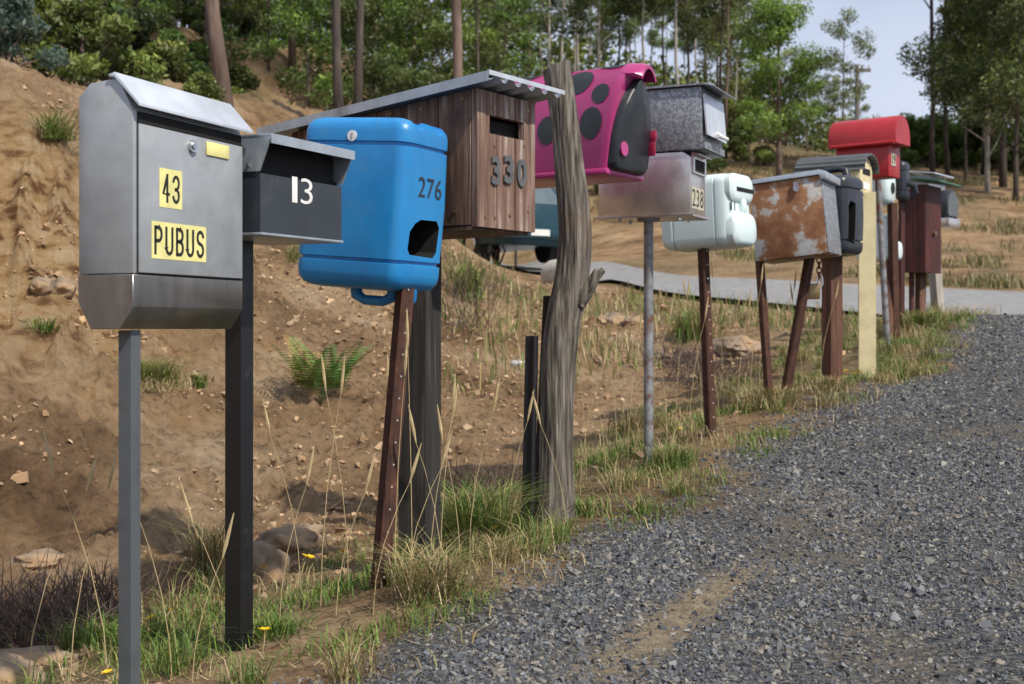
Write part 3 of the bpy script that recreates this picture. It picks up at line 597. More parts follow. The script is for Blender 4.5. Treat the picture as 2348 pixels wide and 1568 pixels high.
for (t0,dd0,rad) in ((.36,.060,.043),(.56,.035,.033),(.70,.135,.056),(.99,.02,.066),(.34,.235,.038),(.90,.24,.054),(.92,.38,.054),(.60,.33,.044)):
    bm=nb()
    def P(rho,ang): 
        p,nv=arcpt(max(.01,t0+rho*math.sin(ang)/LT)); f_=(dd0+rho*math.cos(ang)); u=max(0,min(1,(f_-.034+SL*(p.z-h0))/(D-.064))); sc=1.0-.015*u
        q_=Vector((c[0]+(p.x-c[0])*sc,f_,c[1]+(p.z-c[1])*sc)); return q_+nv*.0022
    cv=bm.verts.new(P(0,0)); prev=None
    for rho in (.25,.5,.75,1):
        ring=[bm.verts.new(P(rad*rho,2*math.pi*k/28)) for k in range(28)]
        for k in range(28):
            if prev is None: bm.faces.new((cv,ring[k],ring[(k+1)%28]))
            else: bm.faces.new((prev[k],ring[k],ring[(k+1)%28],prev[(k+1)%28]))
        prev=ring
    part('spot',bm,'spot',r,fr,parent=b)
part('button',disc(nb(),(.055,-.046,h0+.085),.025,'d',.016,24),'pink',r,fr,parent=dr)
bm=nb(); box(bm,W-.026,W-.020,-.068,-.040,h0+.08,h0+.165); box(bm,W-.0275,W-.0185,-.072,-.040,h0+.135,h0+.168); part('flag',bm,'crimson',r,fr,bev=.002)
path=[(1275,152,32),(1290,250,32),(1302,350,33),(1316,470,36),(1321,545,37),(1313,635,38),(1296,710,40),(1282,790,39),(1277,900,38),(1275,1050,39),(1277,1150,43),(1278,1195,50),(1278,1260,52)]
fine=[]
for i in range(len(path)-1):
    for j in range(6): 
        t=j/6; fine.append([path[i][k]*(1-t)+path[i+1][k]*t for k in range(3)])
fine.append(list(path[-1])); YL=4.22
for _ in range(5):
    fine=[fine[0]]+[[(fine[i-1][k]+2*fine[i][k]+fine[i+1][k])/4 for k in range(3)] for i in range(1,len(fine)-1)]+[fine[-1]]
secs=[]
for px,py,hw in fine:
    p=at(px,py,YL); rad=hw/F*YL; sec=[]
    for k in range(60):
        a=2*math.pi*k/60; q_=rad*(1+.10*noise.noise(Vector((math.cos(a)*3.2,math.sin(a)*3.2,p.z*2.4)))+.07*noise.noise(Vector((math.cos(a)*9,math.sin(a)*9,p.z*3)))-.06*max(0,noise.noise(Vector((math.cos(a)*16,math.sin(a)*16,p.z*2.2)))))
        sec.append(p+Vector((q_*math.cos(a),q_*math.sin(a),.02*math.cos(a) if py<160 else 0)))
    secs.append(sec)
lg=part('log_post',loft(nb(),secs[::-1]),'log',r,ang=70)
bm=nb(); tube(bm,[at(1325,695,YL-.02),at(1350,660,YL-.03),at(1366,632,YL-.03),at(1384,618,YL-.03)],[.028,.022,.018,.010],9)
tube(bm,[at(1355,650,YL-.03),at(1362,628,YL-.04),at(1366,616,YL-.04)],[.014,.010,.004],7); part('branch_stub',bm,'log',r,parent=lg)
for t_,b_,lab in (((1222,770,4.16),(1213,1190,4.16),'short black steel picket standing left of the crooked log'),((1262,678,4.36),(1238,1170,4.36),'taller black steel picket half hidden behind the crooked log')):
    rr_=thing('steel_picket',lab,'fence post',at(*b_)); part('post',hsweep(nb(),[at(*t_),at(*b_),ext(at(*t_),at(*b_))],star(.024,.0045,.9)),'black',rr_)
# 6+7: stacked metal boxes
fr=Fr(4.9,1582,25); W=fr.W(1617); D=fr.D(1372); h0=fr.H(494); h1=fr.H(346)
r=mailbox(fr,at(1487,1065,5.05),'dull aluminium mailbox numbered 238 on a galvanised pipe, under a second box')
part('body',prism_a(nb(),[(0,h0+.006),(0,h1-.02),(.03,h1),(D-.02,h1),(D,h1-.01),(D,h0+.006)],0,W),'alu',r,fr,bev=.002)
part('base_plate',box(nb(),-.014,W+.014,-.016,D+.016,h0-.002,h0+.005),'alu',r,fr)
for a_ in (.03,W-.05):
    for d_ in (.05,D-.08): part('bolt',tube(nb(),[Vector((a_,d_,h0-.014)),Vector((a_,d_,h0-.002))],[.007,.007],6),'chrome',r,fr)
a0,y1=fr.face(1585,368); a1,y0=fr.face(1613,406)
part('slot',box(nb(),a0+.02,a1-.01,-.004,.004,y0+.008,y0+.055),'void',r,fr)
bm=nb(); box(bm,a0,a0+.02,-.009,0,y0,y0+.075); box(bm,a1-.01,a1+.01,-.009,0,y0,y0+.075); box(bm,a0+.02,a1-.01,-.009,0,y0+.056,y0+.075); box(bm,a0+.02,a1-.01,-.009,0,y0,y0+.007); prism_a(bm,[(0,y0+.08),(-.03,y0+.072),(-.03,y0+.069),(0,y0+.076)],a0,a1+.01)
part('slot_frame',bm,'alu',r,fr)
sticker(r,r,fr,(1585,426),(1613,476),'238','plateyellow','ink',-.001,(.05,.1),.0,'number_plate')
part('post',hsweep(nb(),[at(1487,499,5.03),at(1487,1065,5.05),at(1487,1120,5.05)],circ(.019,16)),'pole',r)
part('flange',hsweep(nb(),[at(1487,497,5.03),at(1487,507,5.03)],circ(.045,16)),'pole',r)
fr=Fr(4.87,1608,25); W=fr.W(1656); D=fr.D(1478); h0=h1+.004; h1=fr.H(197)
r=mailbox(fr,fr.M@Vector((W/2,D/2,h0)),'mottled galvanised box mailbox with pale hinged flap, stacked on the 238 box')
part('body',box(nb(),0,W,0,D,h0,h1),'galv',r,fr,bev=.003)
part('lid',prism_a(nb(),[(-.055,h1-.008),(-.055,h1-.004),(-.02,h1+.010),(D+.01,h1+.012),(D+.01,h1+.004),(-.02,h1+.003)],-.014,W+.016),'galv',r,fr)
fl_=part('flap',prism_a(nb(),[(-.002,h1-.03),(-.016,h0+.055),(-.022,h0+.055),(-.009,h1-.026)],.012,W-.012),'lid',r,fr)
bm=nb(); tube(bm,[Vector((W*.5,-.018,h0+.075)),Vector((W*.5,-.042,h0+.06))],[.009,.009],10); tube(bm,[Vector((W*.3,-.040,h0+.06)),Vector((W*.7,-.044,h0+.06))],[.008,.008],8); part('handle',bm,'whiteink',r,fr,parent=fl_)
part('door_rim',box(nb(),.005,W-.005,-.012,-.001,h0+.004,h0+.03),'galv',r,fr)
# 8: white can lying on its side
fr=Fr(5.55,1672,35); W=fr.W(1726); D=fr.D(1508); h0=fr.H(566); h1=fr.H(396)
fr.tilt('X',-2.5,Vector((W/2,D/2,(h0+h1)/2)))
r=mailbox(fr,at(1630,1003,5.65),'white plastic jerrycan mailbox lying on its side on a rusty steel picket')
Hh=h1-h0
def can_lie(W,D,h0,h1,r=.06):
    Hh=h1-h0; secs=[]
    for t,i in ((0,.05),(.004,.03),(.014,.011),(.03,.002),(.055,0),(.065,0),(.067,.006),(.075,.006),(.077,0),(D*.5,-.002),(D-.08,0),(D-.078,.006),(D-.070,.006),(D-.068,0),(D-.04,.001),(D-.012,.012),(D-.004,.03),(D,.05)):
        secs.append([Vector((W/2+x,t,h0+Hh/2+y)) for x,y in rrect(W-2*i,Hh-2*i,r)])
    return loft(nb(),secs)
b=part('body',can_lie(W,D,h0,h1,.045),'white',r,fr)
def lobe(bm,a0,a1,d0,d1,z0,z1,rad=.03):
    secs=[]
    for t,i in ((0,.02),(.08,.008),(.25,0),(1,0)): secs.append([Vector(((a0+a1)/2+x,d0+(d1-d0)*t,(z0+z1)/2+y)) for x,y in rrect(a1-a0-2*i,z1-z0-2*i,rad)])
    return loft(bm,secs)
part('shoulder',lobe(nb(),.006,W-.006,-.016,.04,h1-Hh*.40,h1-.003,.045),'white',r,fr)
part('spout_end',lobe(nb(),.006,W-.006,-.026,.04,h0+.003,h0+Hh*.46,.05),'white',r,fr)
part('handle',tube(nb(),[Vector((W*.5,.01,h0+Hh*.42)),Vector((W*.5,-.006,h0+Hh*.50)),Vector((W*.5,-.006,h0+Hh*.60)),Vector((W*.5,.01,h0+Hh*.66))],[.022,.020,.020,.022],12),'white',r,fr)
part('slot',box(nb(),.05,W-.02,-.0185,-.005,h1-Hh*.255,h1-Hh*.20),'void',r,fr)
part('lettering',text('11',W*.08,W*.24,h0+Hh*.48,h0+Hh*.60,.002,.004),'greyink',r,fr)
top=at(1612,560,5.68); bot=at(1630,1003,5.65); p=vpost(r,top,bot,star(.027,.004,.4),'rust'); holes(r,p,top,bot,14,.0032,(.012,-.024,0))
# 9: rusty white box
fr=Fr(6.15,1889,25); W=fr.W(1920); D=fr.D(1724); h0=fr.H(588); h1=fr.H(408)
fr.tilt('X',-5.5,Vector((W/2,D/2,(h0+h1)/2)))
r=mailbox(fr,at(1765,930,6.3),'rust streaked white metal box mailbox tilted on two thin posts')
part('body',box(nb(),0,W,0,D,h0,h1),'rustbox',r,fr,bev=.003)
part('front_panel',box(nb(),.004,W-.004,-.006,-.001,h0+.004,h1-.024),'galv',r,fr,bev=.001,label='bare silver metal front panel')
part('lid',prism_a(nb(),[(-.03,h1-.022),(-.034,h1+.012),(0,h1+.026),(D+.012,h1+.022),(D+.012,h1-.02),(D+.002,h1-.02),(D+.002,h1+.004),(-.001,h1+.004),(-.001,h1-.022)],-.012,W+.012),'zinc',r,fr,bev=.002)
bm=nb(); disc(bm,(-.016,D*.33,h1-.05),.016,'a',.006,12); box(bm,-.013,-.0005,D*.33-.012,D*.33+.012,h1-.05,h1-.018); part('latch',bm,'chrome',r,fr)
vpost(r,at(1742,598,6.36),at(1765,930,6.3),sq(.032,.5),'rust'); vpost(r,at(1858,580,6.4),at(1802,893,6.45),star(.028,.005,.2),'rust')
# 10: dark can
fr=Fr(6.75,1937,40); W=fr.W(1985); D=fr.D(1846); h0=fr.H(583); h1=fr.H(396)
r=mailbox(fr,at(1908,885,6.95),'dark navy upright jerrycan mailbox with a tall cut opening on a brown timber post')
b=part('body',can_up(W,D,h0,h1,.045,rb=.009),'navy',r,fr)
cut(b,prism_d(nb(),[(W*.16,h0+.07),(W*.46,h0+.06),(W*.50,h0+.28),(W*.26,h0+.29),(W*.16,h0+.26)],-.02,.10),fr,r)
try: b.data.set_sharp_from_angle(angle=R(38))
except Exception: pass
part('handle',tube(nb(),[Vector((W*.5,D*.2,h1-.02)),Vector((W*.5,D*.25,h1+.03)),Vector((W*.5,D*.4,h1+.04)),Vector((W*.5,D*.75,h1+.035)),Vector((W*.5,D*.85,h1-.02))],[.022,.020,.018,.02,.022],10),'navy',r,fr)
vpost(r,at(1908,584,6.98),at(1908,885,6.95),sq(.078,.45),'brownpost')
pk_=thing('padlock','brass padlock hanging from a short chain below the rusty white box','padlock',at(1866,690,6.5))
bx0=at(1864,668,6.5); part('lock_body',box(nb(),bx0.x-.035,bx0.x+.035,bx0.y-.012,bx0.y+.012,bx0.z-.04,bx0.z+.04),'brass',pk_,bev=.006)
part('shackle',tube(nb(),[at(1872,652,6.5),at(1876,636,6.5),at(1884,634,6.5),at(1886,650,6.5),at(1880,662,6.5)],[.006]*5,8),'chrome',pk_)
bm=nb()
for i in range(5):
    a_=at(1878,584+i*12,6.5); cc=Vector((.012,0,0)) if i%2 else Vector((0,.012,0))
    tube(bm,[a_+cc*math.cos(t)+Vector((0,0,-.018))*math.sin(t) for t in [2*math.pi*k/10 for k in range(11)]],[.0035]*11,6)
part('chain',bm,'rust',pk_)
# 11: cream box
fr=Fr(7.3,1972,32); W=fr.W(2000); D=fr.D(1832); h0=fr.H(442); hm=fr.H(388); h1=fr.H(352)
r=mailbox(fr,at(1988,865,7.4),'cream mailbox with barrel shaped corrugated roof on a thick square cream post')
bd=[(0,h0),(W,h0),(W,hm)]+[(W/2+W/2*math.cos(R(t)),hm+(h1-hm-.006)*math.sin(R(t))) for t in range(15,180,15)]+[(0,hm)]
part('body',prism_d(nb(),bd,0,D),'cream',r,fr,bev=.002)
bm=nb(); o_=[];i_=[]
for k in range(61):
    t=R(184-188*k/60); rip=.005*math.cos(k*2*math.pi/6); o_.append((W/2+(W/2+.022+rip)*math.cos(t),hm+(h1-hm+.004+rip)*math.sin(t)+.004)); i_.append((W/2+(W/2+.018+rip)*math.cos(t),hm+(h1-hm+rip)*math.sin(t)+.003))
loft(bm,[[Vector((a,d,h)) for a,h in o_+i_[::-1]] for d in (-.035,D+.02)]); part('roof',bm,'greenroof',r,fr,ang=25)
part('slot',box(nb(),W*.2,W*.8,-.003,.01,hm-.02,hm+.015),'void',r,fr)
part('name_plate',box(nb(),W*.25,W*.75,-.003,0,h0+.03,h0+.07),'whiteink',r,fr)
vpost(r,at(1988,442,7.42),at(1988,865,7.4),sq(.094,fr.yaw+.35),'cream')
# 12: red box
fr=Fr(8.0,2034,38); W=fr.W(2068); D=fr.D(1898); hl=fr.H(328); h0=fr.H(402); h1=fr.H(260)
r=mailbox(fr,at(2035,795,8.4),'bright red metal mailbox with rounded overhanging top on a leaning grey pipe')
part('body',prism_d(nb(),[(.03,h0),(W-.03,h0),(W-.03,hl+.03),(.03,hl+.03)],.0,D-.04),'red',r,fr,bev=.006)
pr=[(0,hl)]+[(W/2+W/2*math.cos(R(t)),hl+.04+(h1-hl-.04)*math.sin(R(t))) for t in range(180,-1,-12)]+[(W,hl)]
part('lid',loft(nb(),[sect(pr,d,s_,(W/2,hl+.06)) for d,s_ in ((-.055,.96),(-.045,1.0),(D-.02,1.0),(D,.96))]),'red',r,fr)
part('lip',tube(nb(),[Vector((-.004,-.045,hl+.004)),Vector((-.004,D-.02,hl+.004))],[.012,.012],8),'red',r,fr)
np2=part('number_plate',box(nb(),W*.25,W*.55,-.004,-.001,h0+.07,h0+.15),'plateyellow',r,fr)
part('lettering',text('19',W*.29,W*.51,h0+.08,h0+.14,-.0045,.001,.02),'ink',r,fr,parent=np2)
vpost(r,at(2012,402,8.35),at(2035,795,8.4),circ(.021,12),'pole')
fr=Fr(8.9,2036,35); W=fr.W(2056); D=fr.D(1995); h0=fr.H(468); h1=fr.H(378)
r=mailbox(fr,at(2052,752,9.0),'small white plastic tub mailbox tucked under the red mailbox on a dark post')
part('body',can_up(W,D,h0,h1,.04,False),'white',r,fr); part('opening',disc(nb(),(W*.5,-.006,h0+.12),.04,'d',.01,16),'void',r,fr)
vpost(r,at(2046,466,9.0),at(2052,752,9.0),sq(.05,.4),'rust')
fr=Fr(9.3,2075,35); W=fr.W(2089); D=fr.D(2050); h0=fr.H(460); h1=fr.H(366)
r=mailbox(fr,at(2066,750,9.4),'small black can mailbox just right of the red mailbox')
part('body',can_up(W,D,h0,h1,.04),'navy',r,fr); part('handle',tube(nb(),[Vector((W*.5,-.02,h0+.03)),Vector((W*.5,-.06,h0+.06)),Vector((W*.5,-.05,h0+.11)),Vector((W*.5,0,h0+.13))],[.02]*4,8),'navy',r,fr)
vpost(r,at(2068,458,9.4),at(2066,750,9.4),sq(.035,.4),'darkred')
fr=Fr(9.0,2046,38); W=fr.W(2064); D=fr.D(1958); h0=fr.H(598); h1=fr.H(490)
r=mailbox(fr,at(2040,768,8.95),'white plastic can mailbox half hidden behind the thick cream post')
part('body',can_lie(W,D,h0,h1,.05),'white',r,fr); part('spout_end',lobe(nb(),.01,W-.01,-.03,.03,h0+.01,h0+.14,.04),'white',r,fr); part('slot',box(nb(),W*.2,W*.8,-.003,.02,h1-.11,h1-.06),'void',r,fr)
vpost(r,at(2036,596,9.05),at(2040,768,8.95),sq(.04,.4),'brownpost')
# 13: dark red timber box
fr=Fr(9.6,2122,38); W=fr.W(2158); D=fr.D(2063); h0=fr.H(624); h1=fr.H(422)
r=mailbox(fr,at(2110,738,9.8),'tall dark red timber mailbox with sloping green roof on two posts')
bm=nb()
for i in range(4):
    d0=D*i/4+.001; d1=D*(i+1)/4-.001; box(bm,0,.02,d0,d1,h0,h1)
    a0=W*i/4+.001+(.021 if i==0 else 0); a1=W*(i+1)/4-.001; box(bm,a0,a1,0,.02,h0,h1)
box(bm,.021,W,.021,D-.002,h0+.005,h1-.002); part('body',bm,'darkred',r,fr)
part('roof',prism_a(nb(),[(-.12,h1+.010),(-.12,h1+.020),(D+.08,h1+.085),(D+.08,h1+.075)],-.05,W+.10),'green',r,fr)
part('door_knob',disc(nb(),(W*.5,-.02,h0+.3),.02,'d',.02,12),'brass',r,fr)
vpost(r,at(2090,622,9.85),at(2091,742,9.8),circ(.022,10),'darkred'); vpost(r,at(2110,622,9.9),at(2110,738,9.8),sq(.055,.4),'brownpost')
# 14: dark barrel mailbox
fr=Fr(10.4,2170,40); W=fr.W(2196); D=fr.D(2140); h0=fr.H(518); h1=fr.H(432)
r=mailbox(fr,at(2150,726,10.6),'dark grey round topped mailbox on a pale base at the far end of the row')
part('body',prism_d(nb(),arch(W,h0+.07,h1,.45,14),0,D),'spot',r,fr,bev=.003); part('base',box(nb(),-.005,W+.005,-.02,D,h0,h0+.068),'alu',r,fr,bev=.004)
part('door',prism_d(nb(),arch(W,h0+.075,h1-.01,.45,14,.012),-.012,-.001),'greenroof',r,fr)
vpost(r,at(2136,516,10.65),at(2152,726,10.6),sq(.075,.5),'palebark')
# 15: silver lid box behind
fr=Fr(10.5,2130,38); W=fr.W(2168); D=fr.D(2082); h0=fr.H(470); h1=fr.H(400)
r=mailbox(fr,at(2112,728,10.7),'silver box mailbox with a slanting lid showing above the dark red box')
part('body',box(nb(),0,W,0,D,h0,h1),'galv',r,fr,bev=.003); part('lid',prism_a(nb(),[(-.06,h1+.002),(-.06,h1+.012),(D+.02,h1+.05),(D+.02,h1+.04)],-.03,W+.03),'lid',r,fr)
part('slot',box(nb(),W*.2,W*.8,-.003,.01,h1-.06,h1-.03),'void',r,fr)
vpost(r,at(2118,470,10.7),at(2112,728,10.7),sq(.05,.4),'oldwood')

# ------------------------------------------------------------------ car
cyy=22.5; cx=at(1232,600,cyy).x; cz=at(1232,596,cyy).z
car=thing('parked_car','dark blue grey sedan parked on the road behind the timber mailbox, seen from the rear','car',(cx,cyy,cz),R(30))
class CF: M=RM[car.name]
cf=CF()
bm=nb(); 
prof=[(0,.35),(-.04,.55),(0,.80),(.06,.95),(.75,.98),(3.2,.98),(4.3,.86),(4.42,.6),(4.38,.3),(.1,.26)]
secs=[]
for x,s_ in ((-.84,.94),(-.80,.985),(-.70,1.0),(.70,1.0),(.80,.985),(.84,.94)): secs.append([Vector((x,2.2+(y-2.2)*s_,.6+(z_-.6)*s_)) for y,z_ in prof])
part('body',loft(bm,secs),'tealcar',car,cf)
bm=nb(); loft(bm,[[Vector((sx*.80,y,.94)) for sx,y in ((-1,.15),(1,.15),(1,3.25),(-1,3.25))],[Vector((sx*.64,y,1.42)) for sx,y in ((-1,.55),(1,.55),(1,2.25),(-1,2.25))],[Vector((sx*.56,y,1.45)) for sx,y in ((-1,.65),(1,.65),(1,2.15),(-1,2.15))]]); part('cabin',bm,'tealcar',car,cf,bev=.02)
def quad(pts): bm=nb(); bm.faces.new([bm.verts.new(p) for p in pts]); return bm
part('rear_window',quad([(-.68,.215,1.02),(.68,.215,1.02),(.56,.505,1.37),(-.56,.505,1.37)]),'glass',car,cf)
for sx in (-1,1): part('side_window',quad([(sx*.785,.65,1.0),(sx*.785,2.9,1.0),(sx*.68,2.25,1.34),(sx*.68,.85,1.34)]),'glass',car,cf)
part('bumper',box(nb(),-.82,.82,-.10,.12,.36,.56),'tealcar',car,cf,bev=.04)
for sx in (-1,1): part('tail_light',box(nb(),min(sx*.52,sx*.79),max(sx*.52,sx*.79),-.05,.06,.66,.80),'tail',car,cf,bev=.02)
part('number_plate',box(nb(),-.19,.19,-.115,-.1,.42,.53),'plate',car,cf)
for sx in (-1,1):
    for y in (.9,3.5):
        w_=part('wheel',tube(nb(),[Vector((sx*.66,y,.30)),Vector((sx*.85,y,.30))],[.30,.30],20),'tyre',car,cf); part('rim',tube(nb(),[Vector((sx*.80,y,.30)),Vector((sx*.862,y,.30))],[.19,.17],16),'chrome',car,cf,parent=w_)

# ------------------------------------------------------------------ rocks, pipe, bottle
def rock(px,py,Y,sx,sy,sz,lab,seed):
    bm=nb(); bmesh.ops.create_icosphere(bm,subdivisions=4,radius=1)
    for v in bm.verts:
        q_=v.co.copy(); v.co*=1+.34*noise.noise(q_*1.4+Vector((seed,seed,0)))+.16*noise.noise(q_*3.5+Vector((seed,0,0)))-.10*abs(noise.noise(q_*7+Vector((0,seed,0))))
    p=at(px,py,Y); p.z=gz(p.x,p.y)
    bm.transform(Matrix.Translation(Vector((0,0,sz*.3)))@Matrix.Rotation(seed,4,'Z')@Matrix.Diagonal((sx,sy,sz,1)))
    o=part('rock',bm,'rock',None,ang=60); o.location=p; tag(o,lab,'rock')
rock(608,1275,4.1,.085,.075,.09,'pale brown boulder just right of the black post of mailbox 13',1.2)
rock(655,1225,4.6,.13,.09,.07,'flat grey rock lying behind the pale brown boulder',2.4)
rock(700,1215,4.8,.08,.07,.055,'smaller rock at the right end of the flat grey rock',3.9)
rock(15,1530,3.0,.10,.08,.05,'half buried rock in the bottom left corner of the verge',5.1)
rock(60,1480,3.25,.12,.08,.03,'low slab of rock among dead twigs at lower left',6.6)
rock(1405,740,11.3,.16,.12,.1,'grey rock beside the road edge right of the crooked log',7.3)
rock(1450,750,11.2,.12,.1,.08,'small grey rock second along the road edge right of the crooked log',8.8)
rock(1570,815,9.4,.34,.2,.07,'low shaded boulder in the hollow between the galvanised pipe and the white can',9.9)
rock(1690,812,9.6,.36,.22,.09,'broad low brown boulder in the hollow behind the rusty box posts',11.1)
rock(140,545,6.9,.09,.07,.06,'loose orange rock high on the left dirt bank',12.2)
rock(95,570,6.8,.06,.05,.05,'small loose rock left of the orange rock on the dirt bank',13.3)
rock(845,725,8.6,.08,.06,.05,'grey stone on the bank below the blue jerrycan',14.4)
rock(90,1270,4.5,.11,.08,.04,'flat brown rock at the foot of the bank on the far left',15.7)
p=at(1272,640,16); p.z=gz(p.x,p.y)+.15; o=part('culvert_pipe',tube(nb(),[p,p+Vector((.25,-.5,0)),p+Vector((.25,-.5,0)),p+Vector((.02,.02,0))],[.20,.20,.15,.15],20),'concrete',None); tag(o,'pale concrete pipe end poking out behind the crooked log','pipe')
p=at(1195,805,8.5); p.z=gz(p.x,p.y)+.02; o=part('plastic_bottle',tube(nb(),[p+Vector((-.07,0,0)),p+Vector((-.065,0,0)),p+Vector((.03,.01,0)),p+Vector((.05,.012,0)),p+Vector((.07,.013,0))],[.012,.022,.022,.009,.009],12),'clear',None); tag(o,'clear plastic bottle lying on the dirt left of the black pickets','bottle')

# ------------------------------------------------------------------ plants
def tussock(px,Y,n,h,spread,pal,lab,lean=1.3,w=.004):
    X=(px-CX)/F*Y; z=gz(X,Y); P=np.stack([rng.normal(0,spread*.25,n),rng.normal(0,spread*.25,n),np.full(n,-.01)],1)
    V,T=blades(P,h*rng.uniform(.4,1.05,n),np.full(n,w),lean); pal=np.array(pal); c=pal[rng.integers(0,len(pal),n)]*rng.uniform(.7,1.3,(n,1))
    o=link('grass_tussock',arrmesh('grass_tussock',V,T,np.repeat(c,5,0),'grass')); o.location=(X,Y,z); tag(o,lab,'grass tuft')
TG=GREEN+[(.24,.22,.09),(.36,.28,.14)]; TS=STRAW+[(.12,.15,.04)]
tussock(345,6.6,420,.24,.24,TG,'green tussock on the dirt bank behind the silver box post',1.9,.005)
tussock(1095,3.95,800,.30,.20,TG,'dense green tussock between the dark timber post and the black pickets',1.5,.0035)
tussock(985,3.2,420,.20,.15,TS,'straw tussock at the foot of the dark timber post by the gravel',1.7,.003)
tussock(1150,3.6,260,.12,.15,TS,'short straw tuft at the gravel edge below the black pickets',1.6,.003)
tussock(480,4.4,320,.24,.14,TS,'pale dry tussock seen left of the black post of mailbox 13',1.2,.0035)
tussock(1770,6.3,420,.15,.2,TS,'round dry tussock at the foot of the rusty box post',1.6,.0045)
tussock(1905,6.6,300,.14,.16,TS,'small dry tussock in front of the brown timber post',1.6,.0045)
tussock(1540,5.0,360,.13,.2,TG,'spreading green tuft right of the galvanised pipe foot',1.6,.0035)
tussock(130,8.3,220,.28,.2,TG,'drooping tussock at the lip of the left dirt cutting',2.0,.006)
tussock(1065,11.5,260,.5,.3,TG,'spiky green tussock behind the timber mailbox',1.1,.012)
tussock(1590,10.5,300,.42,.3,TG,'green tussock beside the hollow behind the white can',1.1,.01)
tussock(2120,9.3,380,.22,.3,TG,'green tuft under the dark red timber mailbox',1.3,.008)
tussock(240,3.4,260,.12,.2,GREEN,'green weed patch left of the grey post in the verge',1.5,.004)
tussock(1470,6.3,260,.22,.25,TS,'dry wispy tuft behind the galvanised pipe foot',1.2,.004)
tussock(630,3.15,240,.08,.14,GREEN,'bright green weed patch at the foot of the black post',1.8,.004)
tussock(1340,4.25,240,.10,.16,TG,'low green tuft right of the crooked log foot',1.7,.0035)
tussock(455,6.9,80,.14,.12,GREEN,'tiny green weed on the dirt bank behind the black post',1.6,.006)
tussock(370,6.4,130,.10,.3,TS,'faint dry weed patch halfway down the bank',1.8,.005)
tussock(680,9.5,160,.22,.25,TS+GREEN,'scrappy dry tuft on the bank left of the blue jerrycan',1.5,.006)
tussock(105,6.6,120,.12,.14,GREEN,'small green weed on the steep left cutting',1.7,.005)
def stalk(px,Y,h,lean):
    X=(px-CX)/F*Y; z=gz(X,Y); pts=[Vector((lean*h*t*t,lean*.3*h*t,h*t)) for t in (0,.25,.5,.75,.9)]
    t_=thing('seed_stalk','tall dry grass stalk with a straw seed head rising from the verge','grass stalk',(X,Y,z-.01),0,'dry seed stalks along the verge')
    for nm,b_ in (('stem',tube(nb(),pts,[.0014,.0013,.0011,.0009,.0007],5)),('seed_head',tube(nb(),[pts[-1],pts[-1]+Vector((lean*.03,0,.03)),pts[-1]+Vector((lean*.06,0,.06)),pts[-1]+Vector((lean*.1,0,.10))],[.0015,.0045,.004,.001],6))):
        me=bpy.data.meshes.new(nm); b_.to_mesh(me); b_.free(); me.materials.append(M['straw']); link(nm,me,t_)
for px,Y,h,l in [(735,3.3,.62,.1),(800,3.4,.60,-.12),(905,3.3,.62,.05),(945,3.3,.70,-.02),(1010,3.5,.5,.08),(1075,3.7,.48,.18),(395,2.9,.42,-.2),(250,2.9,.55,-.25),(640,3.2,.4,.2),(855,3.15,.36,.3),(1300,3.9,.4,-.25),(1440,5.2,.6,.1),(1530,5.3,.55,-.1),(1330,4.6,.5,.2),(1690,6.0,.6,.12),(1800,6.5,.62,.1),(1840,6.5,.55,-.12),(1580,5.6,.6,.15),(1390,5.0,.5,-.2),(1880,6.8,.55,.2),(530,3.1,.35,-.3),(160,3.0,.5,.2),(1720,6.2,.7,.1),(1650,5.9,.5,-.2),(440,2.75,.3,.25),(1415,5.4,.75,-.15),(1345,5.0,.6,-.1),(1550,6.0,.7,.1),(1660,6.5,.75,-.1),(1740,6.8,.75,.15),(60,2.9,.5,.3),(690,3.6,.5,-.2),(1015,3.35,.42,-.2),(930,3.25,.36,.3),(985,3.4,.48,.15),(1055,3.6,.4,-.15),(1160,4.0,.42,.2),(770,3.2,.35,.25),(1480,5.3,.62,.2),(1610,6.1,.66,-.15)]: stalk(px,Y,h,l)
def fern(px,Y):
    X=(px-CX)/F*Y; z=gz(X,Y); t=thing('fern','green and bronze bracken fern growing on the dirt bank left of centre','fern',(X,Y,z))
    for i in range(18):
        a=i*2.4; L=random.uniform(.32,.50); lean=random.uniform(.35,.85); V=[];T=[];cols=[]
        col=np.array(random.choice([(.10,.20,.04),(.13,.24,.05),(.09,.17,.035),(.25,.14,.04),(.29,.19,.06),(.14,.19,.05)]))
        J=20; pts=[Vector((math.cos(a)*L*lean*(s_**1.3),math.sin(a)*L*lean*(s_**1.3),L*(s_-.40*lean*s_*s_))) for s_ in [j/J for j in range(J+1)]]
        for j in range(6,J):
            d=(pts[j+1]-pts[j-1]).normalized(); sd=d.cross(Vector((0,0,1))).normalized(); l=L*.32*(1-(j-6)/(J-5))+.010
            for sg in (-1,1):
                tip=pts[j]+sd*sg*l+d*l*.35+Vector((0,0,-.2*l)); m_=(pts[j]+tip)/2; b0=len(V); V+=[pts[j],m_-d*.008,tip,m_+d*.008]; T+=[(b0,b0+1,b0+2),(b0,b0+2,b0+3)]; cols+=[col*random.uniform(.7,1.25)]*4
        for j in range(J):
            b0=len(V); V+=[pts[j]+Vector((.0025,0,0)),pts[j]-Vector((.0025,0,0)),pts[j+1]]; T.append((b0,b0+1,b0+2)); cols+=[col*.6]*3
        link('frond',arrmesh('frond',np.array([tuple(v) for v in V]),np.array(T),np.array(cols),'grass'),t)
fern(735,7.0)
